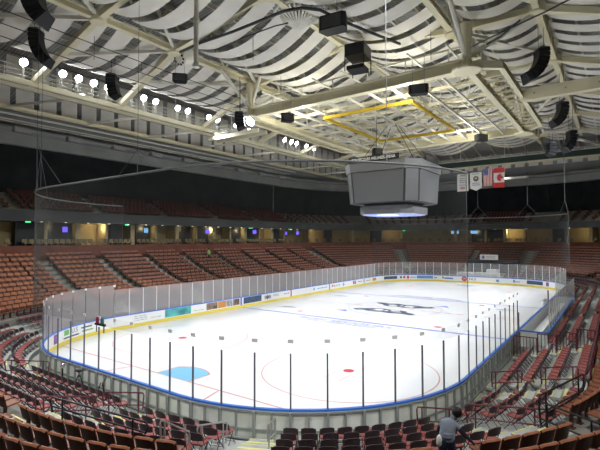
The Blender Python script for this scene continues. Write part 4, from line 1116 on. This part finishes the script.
def ban_b(t, w, h):
    b = MB(); b.add([(0, -w/2, h), (0, w/2, h), (0, w/2, h*.16), (0, 0, 0), (0, -w/2, h*.16)], [(0, 1, 2, 3, 4)]); b.build('cloth', M_flagwhite, t)
    b = MB(); b.add([(-.03, w*.24*cos(i*pi/6), h*.66+h*.15*sin(i*pi/6)) for i in range(12)], [tuple(range(12))]); b.build('round_emblem', M_navy, t)
    b = MB(); b.add([(-.05, w*.14*cos(i*pi/4), h*.68+h*.08*sin(i*pi/4)) for i in range(8)], [tuple(range(8))]); b.build('emblem_center', M_gold, t)
    b = MB()
    for z, ww in ((.9, .3), (.4, .3), (.3, .33)): b.quad((-.03, -w*ww, h*z), (-.03, w*ww, h*z), (-.03, w*ww, h*(z+.04)), (-.03, -w*ww, h*(z+.04)))
    b.build('grey_print', M_creased, t)
flag('banner', 'square ended white banner, first of the hanging row beside the net', 'banner', 457, 468.5, 174.5, 191, ban_a, None)
flag('banner', 'white pointed banner with dark round emblem beside the striped flag', 'banner', 470, 482, 173, 190.5, ban_b, None)
flag('flag', 'american flag hung vertically between pointed banner and red leaf flag', 'flag', 483, 492.8, 169, 185.5, us_flag, None)
flag('flag', 'canadian flag hung vertically at the end of the banner row', 'flag', 493.6, 504.8, 168.3, 187, ca_flag, None)

# ------------------------------------------------------------------ TVs, exit signs, suite lamps
for i, (px, py, s) in enumerate(((65, 229.5, 0), (146, 230.5, 1), (207.5, 231.5, 0), (254.5, 232, 0), (286, 233.3, 0), (297.5, 233, 0), (455, 232.3, 1), (474, 232.2, 1))):
    p = aty(px, py, 42.6) if px < 400 else atx(px, py, 78.3)
    q, nn = (Vector((0, 0, 0)), Vector((0, -1, 0))) if px < 400 else (0, Vector((-1, 0, 0)))
    t = empty('television', '%s glowing screen hung in the suites, %s from the net hoist' % (('violet', 'pale blue')[s], nth(i+1)), 'television', p, 0 if px < 400 else -pi/2)
    w = (.55, .6, .75, .9, .45, .85, 1.5, 1.3)[i]; b = MB(); b.box((0, .05, 0), (w+.1, .08, .68)); b.build('casing', M_black, t)
    b = MB(); b.box((0, 0, 0), (w, .03, .58)); b.build('screen', (M_tv, M_tv2)[s], t); b = MB(); b.beam((0, .06, .45), (0, .06, .95), .05, .05); b.build('mount_pole', M_dgrey, t)
for i, (px, py) in enumerate(((28, 222.5), (127, 225.5), (250, 228.5), (291, 230), (343, 231), (404, 231))):
    p = aty(px, py, 41.4) if px < 330 else atx(px, py, 76.6)
    b = MB(); b.box((0, 0, .1), (.45, .1, .18) if px < 330 else (.1, .45, .18)); b.box((0, .03, .25), (.04, .04, .2)); o_ = b.build('exit_sign', M_exit, None, loc=p); tag(o_, 'small green exit sign under the suite fascia, %s from the net hoist' % nth(i+1), 'exit sign', 'green exit signs under the fascia')
M_down = mat('downlight', (1, .95, .8), .4, emit=(1, .93, .75), estr=2.2)
k = 0
for i in range(60):
    u = 2.4*i
    p, nn = pt(u % UT, 15.3, 8.72)
    if not (p.y > 32 or p.x > 64): continue
    pr = project(p)
    if not pr or not(-5 < pr[0] < 605): continue
    k += 1
    b = MB(); b.lathe([(.10, 0), (.13, .03), (.13, .06)], n=8); o_ = b.build('downlight', M_down, None, loc=p); tag(o_, 'tiny warm downlight under the dark fascia, %s along from the far corner' % nth(k) if k <= 79 else 'tiny warm downlight under the dark fascia', 'light', 'downlights under the fascia')
# tunnel, sign and ice machine at the far end
t = empty('tunnel_portal', 'dark ice machine tunnel under a white sign at the far end', 'tunnel', (70, 11.3, 0))
b = MB(); b.box((-4.0, 0, 1.55), (.2, 7.2, 3.0)); b.build('painted_dark_opening', M_black, t)  # solid black slab stands in for the unlit depth of the tunnel
b = MB(); b.box((-3.8, 0, 3.25), (.9, 7.8, .5)); b.box((-3.8, 3.75, 1.5), (.9, .35, 3.1)); b.box((-3.8, -3.75, 1.5), (.9, .35, 3.1)); b.build('surround', M_dgrey, t)
p0 = atx(480, 254.5, 65.6); p1 = atx(498, 260, 65.6); w = abs(p0.y-p1.y); h = p0.z-p1.z
t = empty('tunnel_sign', 'white sign with blue and red mark hung over the dark tunnel', 'sign', (65.55, (p0.y+p1.y)/2, p1.z))
b = MB(); b.box((0, 0, h/2), (.06, w, h)); b.build('board', M_flagwhite, t)
for y, m in ((w*.36, M_adblue), (w*.28, M_adred)): b = MB(); b.box((-.04, y, h*.5), (.02, w*.09, h*.62)); b.build('mark', m, t)
b = MB(); 
for z in (.62, .36): b.box((-.04, -w*.1, h*z), (.02, w*.55, h*.1))
b.build('print', M_creased, t)
t = empty('ice_resurfacer', 'white ice resurfacing machine parked behind the far end glass', 'vehicle', (63.0, 11.6, 0), 0)
b = MB(); b.prism([(-1, -1.8), (1, -1.8), (1, 1.6), (-.7, 1.9), (-1, 1.6)], .45, 1.55); b.build('body', M_white, t)
b = MB(); b.box((0, -.9, 1.85), (1.6, 1.5, .6)); b.build('snow_tank', M_white, t)
for x in (-.95, .95):
    for y in (-1.1, 1.1): b = MB(); b.lathe([(.2, -.15), (.42, -.12), (.42, .12), (.2, .15)], (x, y, .42), 14, M=Matrix.Rotation(pi/2, 3, 'Y')); b.build('wheel', M_black, t)
t = empty('covered_cart', 'low white covered cart beside the ice resurfacing machine', 'cart', (63.0, 14.9, 0))
b = MB(); b.prism([(-.8, -1.2), (.8, -1.2), (.8, 1.2), (-.8, 1.2)], .35, 1.3); b.build('body', M_white, t); b = MB(); b.prism([(-.7, -1.1), (.7, -1.1), (.7, 1.1), (-.7, 1.1)], 1.3, 1.55); b.build('cover', M_flagwhite, t)
for y in (-.8, .8): b = MB(); b.lathe([(.1, -.8), (.34, -.78), (.34, .78), (.1, .8)], (0, y, .34), 12, M=Matrix.Rotation(pi/2, 3, 'Y')); b.build('wheel', M_black, t)

# ------------------------------------------------------------------ rails on the near risers
def floor_at(d):
    z = 0
    for dd, zz in ((.75, .2), (1.72, .45), (2.67, .7), (3.62, .95), (4.46, 1.42)):
        if d >= dd: z = zz
    return z
def handrail(label, u0, u1, d0, d1, m, hgt=.95, mid=True):
    A, _ = pt(u0, d0); B, _ = pt(u1, d1); za, zb = floor_at(d0), floor_at(d1)
    t = empty('handrail', label, 'handrail', (A.x, A.y, za)); o = Vector((A.x, A.y, za)); P0 = Vector((A.x, A.y, za)); P1 = Vector((B.x, B.y, zb))
    up_ = Vector((0, 0, 1)); D = (P1-P0); 
    b = MB(); b.tube([P0-o+up_*.30, P0-o+D*-.03+up_*(hgt-.1), P0-o+up_*hgt, P1-o+up_*hgt, P1-o+D*.03+up_*(hgt-.1), P1-o+up_*.45], .028, 6); b.build('top_rail', m, t)
    if mid: b = MB(); b.tube([P0-o+up_*.48, P1-o+up_*.48], .024, 6); b.build('mid_rail', m, t)
    for f in (.12, .88): 
        q = P0+D*f-o; zf = floor_at(d0+(d1-d0)*f)-za
        b = MB(); b.tube([(q.x, q.y, zf), (q.x, q.y, q.z+hgt)], .026, 6); b.build('post', m, t)
handrail('maroon loop handrail at the aisle below the net hoist', 57.4, 57.3, .6, 2.4, M_rail)
handrail('maroon handrail at the aisle beside the goal crease', 65.1, 65.0, .55, 2.1, M_rail)
handrail('maroon handrail at the crease aisle, higher up the risers', 65.1, 65.0, 2.6, 4.4, M_rail)
handrail('grey topped stair rail beside the yellow nosed steps, nearer the crease', 69.55, 69.45, 1.6, 3.2, M_railgrey)
handrail('grey topped stair rail beside the yellow nosed steps, nearer the cleaner', 70.75, 70.7, .6, 1.6, M_railgrey)
handrail('grey topped stair rail lowest in view beside the steps', 69.4, 69.3, 3.6, 4.7, M_railgrey)
handrail('maroon handrail by the boards in front of the bending cleaner', 75.62, 76.1, .5, 1.65, M_rail)
handrail('maroon handrail beside the cleaner along the corner aisle', 76.75, 76.6, 1.6, 4.4, M_rail)
handrail('maroon loop handrail at the curve aisle, first pair of rows', 80.75, 80.75, .85, 2.0, M_rail)
handrail('maroon loop handrail at the curve aisle, second pair of rows', 80.75, 80.75, 2.75, 4.0, M_rail)
handrail('dark handrail beside the steps through the brown seats past the cleaner', 76.1, 76.0, 4.7, 6.3, M_black)
handrail('dark handrail along the brown seats past the cleaner', 76.3, 78.4, 4.5, 4.5, M_black, 1.0)
handrail('dark handrail in front of brown seats behind the crease', 66.3, 68.9, 4.5, 4.5, M_black, .75)
# fence with balusters across the side risers
for k, (d0, d1, nm) in enumerate(((.35, 1.55, 'beside the bench box'), (1.6, 2.5, 'second section from the bench'), (2.55, 3.45, 'third section from the bench'), (3.5, 4.6, 'outermost section by the walkway'))):
    A, _ = pt(88.45, d0); B, _ = pt(88.45, d1); z = floor_at((d0+d1)/2) if k else .0
    t = empty('baluster_fence', 'maroon railing fence with upright bars, '+nm, 'fence', (A.x, A.y, z)); D = Vector((B.x-A.x, B.y-A.y, 0)); hh = 1.1+(.2 if k == 0 else 0)
    b = MB(); b.tube([(0, 0, hh), D+Vector((0, 0, hh))], .03, 6); b.build('top_rail', M_rail, t); b = MB(); b.tube([(0, 0, .12), D+Vector((0, 0, .12))], .025, 6); b.build('bottom_rail', M_rail, t)
    for e in (0, 1): b = MB(); b.tube([D*e, D*e+Vector((0, 0, hh+.02))], .035, 6); b.build('post', M_rail, t)
    m = int(D.length/.15)
    for i in range(1, m): b = MB(); b.tube([D*(i/m)+Vector((0, 0, .12)), D*(i/m)+Vector((0, 0, hh))], .018, 4); b.build('baluster', M_rail, t)
t = empty('side_railing', 'long dark maroon railing behind the outermost side chairs', 'railing', (*pt(81.0, 4.40)[0].xy, .95)); o = pt(81.0, 4.40)[0]; 
e = pt(110, 4.40)[0]-o; b = MB(); b.tube([(0, 0, 1.0), e+Vector((0, 0, 1.0))], .03, 6); b.tube([(0, 0, .5), e+Vector((0, 0, .5))], .025, 6); b.build('rail', M_rail, t)
for i in range(20): b = MB(); b.tube([e*(i/19), e*(i/19)+Vector((0, 0, 1.0))], .026, 6); b.build('post', M_rail, t)
b = MB(); 
for i in range(19): b.beam(e*((i+.03)/19)+Vector((0, 0, .28)), e*((i+.97)/19)+Vector((0, 0, .28)), .03, .4)
b.build('infill_panel', M_rail, t)
# leaning tripod and round lamp by the boards
P, _ = pt(60.4, .62); t = empty('folded_tripod', 'dark folded tripod standing against the boards near the goal lamps', 'tripod', (P.x, P.y, 0))
for a in (0, 2.1, 4.2): b = MB(); b.tube([(.30*cos(a), .34*sin(a), 0), (.05*cos(a), .05*sin(a), .8)], .022, 5); b.build('leg', M_black, t)
b = MB(); b.tube([(0, 0, .7), (0, 0, 1.0)], .03, 6); b.build('column', M_dgrey, t); b = MB(); b.box((0, .05, 1.02), (.18, .3, .08)); b.tube([(0, -.1, 1.02), (.05, -.5, 1.12)], .015, 5); b.build('pan_head', M_black, t)
P, _ = pt(62.3, .62); t = empty('folded_tripod', 'dark folded tripod by the boards, farther from the net hoist', 'tripod', (P.x, P.y, 0))
for a in (.4, 2.5, 4.6): b = MB(); b.tube([(.26*cos(a), .30*sin(a), 0), (.05*cos(a), .05*sin(a), .85)], .022, 5); b.build('leg', M_black, t)
b = MB(); b.tube([(0, 0, .7), (0, -.35, 1.15)], .025, 6); b.build('arm', M_dgrey, t)
P, _ = pt(58.9, .62); t = empty('ball_lamp', 'shiny round lamp on a dark stand beside the end boards', 'lamp', (P.x, P.y, 0))
b = MB(); b.lathe([(.02, -.12), (.09, -.09), (.12, 0), (.09, .09), (.02, .12)], (0, 0, 1.0), 14); b.build('globe', mat('chrome_ball', (.8, .8, .82), .15, metal=.8), t, True); b = MB(); b.tube([(0, 0, 0), (0, 0, .9)], .03, 6); b.lathe([(.18, 0), (.18, .03)], n=12); b.build('stand', M_black, t)
# small litter: white cup on chairs
for u, r_, nm in ((69.4, 0, 'chair beside the yellow nosed steps'), (72.3, 1, 'chair ahead of the cleaner')):
    P, nn = pt(u, ROW_D[r_]); t = empty('paper_cup', 'small white paper cup left on a maroon '+nm, 'cup', (P.x, P.y, ROW_Z[r_]+.475))
    b = MB(); b.lathe([(.05, 0), (.075, .16), (.085, .17)], n=12); b.build('cup', M_flagwhite, t); b = MB(); b.lathe([(.086, .165), (.086, .18), (.06, .19)], n=12); b.build('lid', M_flagwhite, t)

# ------------------------------------------------------------------ people
def person(name, label, base, axR, J, mats, extra=None, scale=1.):
    """one continuous skinned body. J: dict of joints (right, away, up)->radius; edges fixed"""
    Rr = Vector(axR); Fw = Vector((-Rr.y, Rr.x, 0)); 
    def Wd(p): return Rr*p[0]+Fw*p[1]+Vector((0, 0, p[2]))
    names = list(J); idx = {n: i for i, n in enumerate(names)}
    edges = [('pelvis', 'waist'), ('waist', 'chest'), ('chest', 'neck'), ('neck', 'skull'), ('skull', 'crown')]
    for s in 'LR':
        edges += [('chest', 'shoulder'+s), ('shoulder'+s, 'elbow'+s), ('elbow'+s, 'wrist'+s), ('wrist'+s, 'palm'+s), ('pelvis', 'hip'+s), ('hip'+s, 'knee'+s), ('knee'+s, 'ankle'+s), ('ankle'+s, 'toe'+s)]
        for f in range(5): edges += [('palm'+s if f else 'wrist'+s, 'f%d%sa' % (f, s)), ('f%d%sa' % (f, s), 'f%d%sb' % (f, s))]
    me = bpy.data.meshes.new(name); me.from_pydata([Wd(J[n][:3]) for n in names], [(idx[a], idx[c]) for a, c in edges], [])
    tmp = bpy.data.objects.new(name, me); C.objects.link(tmp)
    sk = tmp.modifiers.new('skin', 'SKIN'); sk.use_smooth_shade = True
    for n in names:
        v = me.skin_vertices[0].data[idx[n]]; r_ = J[n][3]; r2_ = J[n][4] if len(J[n]) > 4 else r_; v.radius = (r_, r2_); v.use_root = (n == 'pelvis')
    ss = tmp.modifiers.new('sub', 'SUBSURF'); ss.levels = 1; ss.render_levels = 1
    dg = bpy.context.evaluated_depsgraph_get(); ev = tmp.evaluated_get(dg); m2 = bpy.data.meshes.new_from_object(ev)
    bpy.data.objects.remove(tmp)
    for m in mats: m2.materials.append(m)
    # materials by nearest bone
    part = {}
    for a, c in edges: part[(a, c)] = (1 if a.startswith(('shoulder', 'elbow')) else 2 if a.startswith(('hip', 'knee')) or (a == 'pelvis' and c.startswith('hip')) else 4 if a.startswith('ankle') else 3 if a.startswith(('wrist', 'palm', 'f', 'neck', 'skull')) else 0)
    segs = [(Wd(J[a][:3]), Wd(J[c][:3]), part[(a, c)], J[a][3]) for a, c in edges]
    for p in m2.polygons:
        c = p.center; best = None
        for a, e, k_, r_ in segs:
            d = e-a; tt = max(0, min(1, (c-a).dot(d)/d.length_squared)); dist = (a+d*tt-c).length-r_*.6
            if best is None or dist < best[0]: best = (dist, k_)
        p.material_index = best[1]; p.use_smooth = True
    if extra == 'waist':
        for p in m2.polygons:
            pass
    o_ = bpy.data.objects.new(name, m2); C.objects.link(o_); o_.location = base; tag(o_, label, 'person')
    return o_, Wd
def hand(J, s, wr, pl, side, curl=(0, 0, -1)):
    wr, pl, side, curl = Vector(wr), Vector(pl), Vector(side).normalized(), Vector(curl).normalized(); fd = (pl-wr).normalized()
    J['wrist'+s] = (*wr, .030, .024); J['palm'+s] = (*pl, .036, .018)
    for f in range(1, 5):
        off = side*(.028-.019*(f-1)); ln = (0, .075, .085, .08, .062)[f]
        a = pl+off+fd*(.035+ln*.45)+curl*.008; J['f%d%sa' % (f, s)] = (*a, .009, .009); c = a+fd*ln*.45+curl*.03; J['f%d%sb' % (f, s)] = (*c, .0075, .0075)
    a = wr+(pl-wr)*.45+side*.045; J['f0%sa' % s] = (*a, .011, .011); c = a+fd*.04+side*.015+curl*.015; J['f0%sb' % s] = (*c, .009, .009)
# local axes: x = picture-right, y = away, z = up; he leans to the right over the brown seats
base = Vector(atz(447, 440, 2.35)); FZ = 1.42; base.z = FZ
J = dict(pelvis=(0, 0, .93, .15, .125), waist=(.02, .02, 1.08, .155, .12), chest=(.08, .06, 1.23, .165, .13), neck=(.18, .10, 1.35, .058), skull=(.26, .13, 1.43, .085, .092), crown=(.30, .15, 1.52, .072, .078),
         shoulderL=(-.06, .10, 1.29, .08), elbowL=(-.12, .24, 1.05, .052), shoulderR=(.21, .02, 1.27, .08), elbowR=(.39, -.03, 1.06, .055),
         hipL=(-.10, 0, .86, .12), kneeL=(-.10, .08, .49, .078), ankleL=(-.12, 0, .09, .05), toeL=(-.08, .16, .045, .04), hipR=(.10, 0, .86, .12), kneeR=(.13, .07, .49, .078), ankleR=(.14, -.02, .09, .05), toeR=(.20, .13, .045, .04))
hand(J, 'L', (-.05, .36, .88), (-.01, .42, .82), (.8, -.3, .2), (.2, 0, -1)); hand(J, 'R', (.57, -.11, .89), (.63, -.14, .83), (.2, .9, .2), (0, -.2, -1))
rax = Vector((r2.x, r2.y, 0)).normalized()
PB, WD = person('person', 'person in grey shirt with navy sleeves bending over the brown seats', base, rax, J, [M_shirt, M_sleeve, M_jeans, M_skin, M_shoe])
def blob(name, m, c, rad, parent, n=12, flat=None):
    b = MB(); prof = [(sin(pi*i/8)*1.0, -cos(pi*i/8)) for i in range(9)]
    prof[0] = (.02, -1); prof[-1] = (.02, 1)
    b.lathe(prof, (0, 0, 0), n); Rz = atan2(rax.y, rax.x)
    Mz = Matrix.Rotation(Rz, 3, 'Z'); b.v = [tuple(Mz @ Vector((v[0]*rad[0], v[1]*rad[1], v[2]*rad[2]))+WD(c)) for v in b.v]
    return b.build(name, m, parent, True)
blob('hair', M_hair, (.275, .105, 1.515), (.118, .125, .125), PB)
blob('ear', M_skin, (.31, .04, 1.45), (.02, .012, .033), PB); blob('ear', M_skin, (.21, .22, 1.45), (.02, .012, .033), PB)
blob('nose', M_skin, (.395, .185, 1.44), (.025, .014, .02), PB); blob('mouth', M_maroon, (.375, .18, 1.395), (.015, .022, .007), PB)
for dy in (-.028, .032): blob('eye', M_flagwhite, (.378+dy*-.4, .18+dy, 1.475), (.010, .014, .010), PB)
b = MB(); # shirt hem
b.lathe([(.150, 0), (.165, .02), (.160, .20), (.150, .22)], (0, 0, 0), 16); b.v = [tuple(WD((v[0]*1.0+.01+.02*v[2]/.2, v[1]*.86+.01, v[2]+.90))) for v in b.v]; b.build('shirt_hem', M_shirt, PB, True)
b = MB(); b.lathe([(.158, 0), (.166, .01), (.166, .05), (.158, .06)], (0, 0, 0), 16); b.v = [tuple(WD((v[0]*1.0+.005, v[1]*.87+.005, v[2]+.98))) for v in b.v]; b.build('belt', M_lineblue if False else M_navy, PB, True)
b = MB(); b.lathe([(.02, 0), (.07, .06), (.06, .2), (.02, .26)], (0, 0, 0), 10); b.v = [tuple(WD((v[0]-.185, v[1]-.03, v[2]+.80))) for v in b.v]; b.build('white_cloth', M_flagwhite, PB, True)
# distant steward
bs = aty(208.5, 252.5, 38.6)
kz = [k for k in range(12) if FIX_D[k]+25.9 > bs.y-.4][0]
bs = Vector((bs.x, W+FIX_D[kz]+.15, FIX_Z[kz]))
J2 = dict(pelvis=(0, 0, .93, .14, .11), waist=(0, 0, 1.08, .14, .105), chest=(0, 0, 1.30, .18, .12), neck=(0, 0, 1.47, .055), skull=(0, -.01, 1.58, .08, .09), crown=(0, 0, 1.70, .07, .075),
          shoulderL=(-.18, 0, 1.38, .07), elbowL=(-.24, 0, 1.10, .05), shoulderR=(.18, 0, 1.38, .07), elbowR=(.24, 0, 1.10, .05), hipL=(-.09, 0, .86, .1), kneeL=(-.09, -.02, .48, .07), ankleL=(-.09, 0, .08, .045), toeL=(-.09, -.15, .04, .035), hipR=(.09, 0, .86, .1), kneeR=(.09, -.02, .48, .07), ankleR=(.09, 0, .08, .045), toeR=(.09, -.15, .04, .035))
hand(J2, 'L', (-.25, -.06, .87), (-.25, -.08, .79), (.2, -1, 0), (0, -1, -.3)); hand(J2, 'R', (.25, -.06, .87), (.25, -.08, .79), (-.2, -1, 0), (0, -1, -.3))
P2, _w = person('person', 'distant person in a green vest standing in the long stand', bs, (1, 0, 0), J2, [M_hivis, M_adgrey, M_jeans, M_skin, M_shoe])
b = MB(); b.lathe([(.02, -.10), (.09, -.05), (.10, .03), (.06, .09), (.02, .11)], (0, .02, 1.66), 10); b.build('hair', M_hair, P2, True)

# ------------------------------------------------------------------ light
def spot(loc, to, pw, size, blend=.6, col=(1, 1, 1), rad=.4):
    l = bpy.data.lights.new('ice_and_fill_spot', 'SPOT'); l.energy = pw; l.spot_size = radians(size); l.spot_blend = blend; l.color = col; l.shadow_soft_size = rad
    o_ = bpy.data.objects.new('ice_and_fill_spot', l); C.objects.link(o_); o_.location = loc
    d = Vector(to)-Vector(loc); o_.rotation_euler = d.to_track_quat('-Z', 'Y').to_euler(); return o_
for i in range(9):
    x = 3+6.9*i
    spot((x, 32.2, 19.3), (x*.92+2.5, 9, 0), 8300, 62, .5, (.97, .98, 1.0))
    spot((x, -6.6, 19.3), (x*.92+2.5, 17, 0), 8300, 62, .5, (.97, .98, 1.0))
def point(loc, pw, col, rad=.15, nm='roof_fill'):
    l = bpy.data.lights.new(nm, 'POINT'); l.energy = pw; l.color = col; l.shadow_soft_size = rad
    o_ = bpy.data.objects.new(nm, l); C.objects.link(o_); o_.location = loc; return o_
# added fill spots for the stands and near seats, aimed down, without fixtures
for x in (2, 16, 30, 44, 58): spot((x, 35.6, 18.6), (x+1, 35, 0), 1000, 110, .8, (1, .95, .86), .4)
for y in (-4, 10, 24): spot((69.5, y, 18.3), (69, y, 0), 1700, 110, .8, (1, .95, .86), .4)
for q, e in (((-8, 16, 14), (-1, 16, 0)), ((-8, 4, 14), (0, 6, 0)), ((0, -8, 14), (3.5, -1, 0)), ((3, 28, 16), (3, 29, 0))): spot(q, e, 2600, 105, .8, (1, .97, .92), .5)
for q, e in (((14, -2.5, 17), (14, -2.5, 0)), ((26, -2.5, 17), (26, -2.5, 0)), ((40, -2.5, 17), (40, -2.5, 0))): spot(q, e, 1900, 42, .9, (1, .97, .92), .5)
# fill points added below the grid to brighten the roof, no fixtures
for q in ((22, 8, 17.5), (22, 18, 17.5), (38, 8, 17.5), (38, 18, 17.5)): point(q, 560, (1, .96, .82), .3)
for i in range(28):
    u = (3.4*2*i*.85+1.0) % UT; p, nn = pt(u, 17.9, 8.35)
    if p.x > -4 and (p.y > 32 or p.x > 66): point(p, 25 if i % 3 else 60, (1, .78, .42), .2, 'suite_light')
w = bpy.data.worlds.new('world'); SC.world = w; w.use_nodes = True
w.node_tree.nodes['Background'].inputs[0].default_value = (.80, .82, .80, 1); w.node_tree.nodes['Background'].inputs[1].default_value = .10
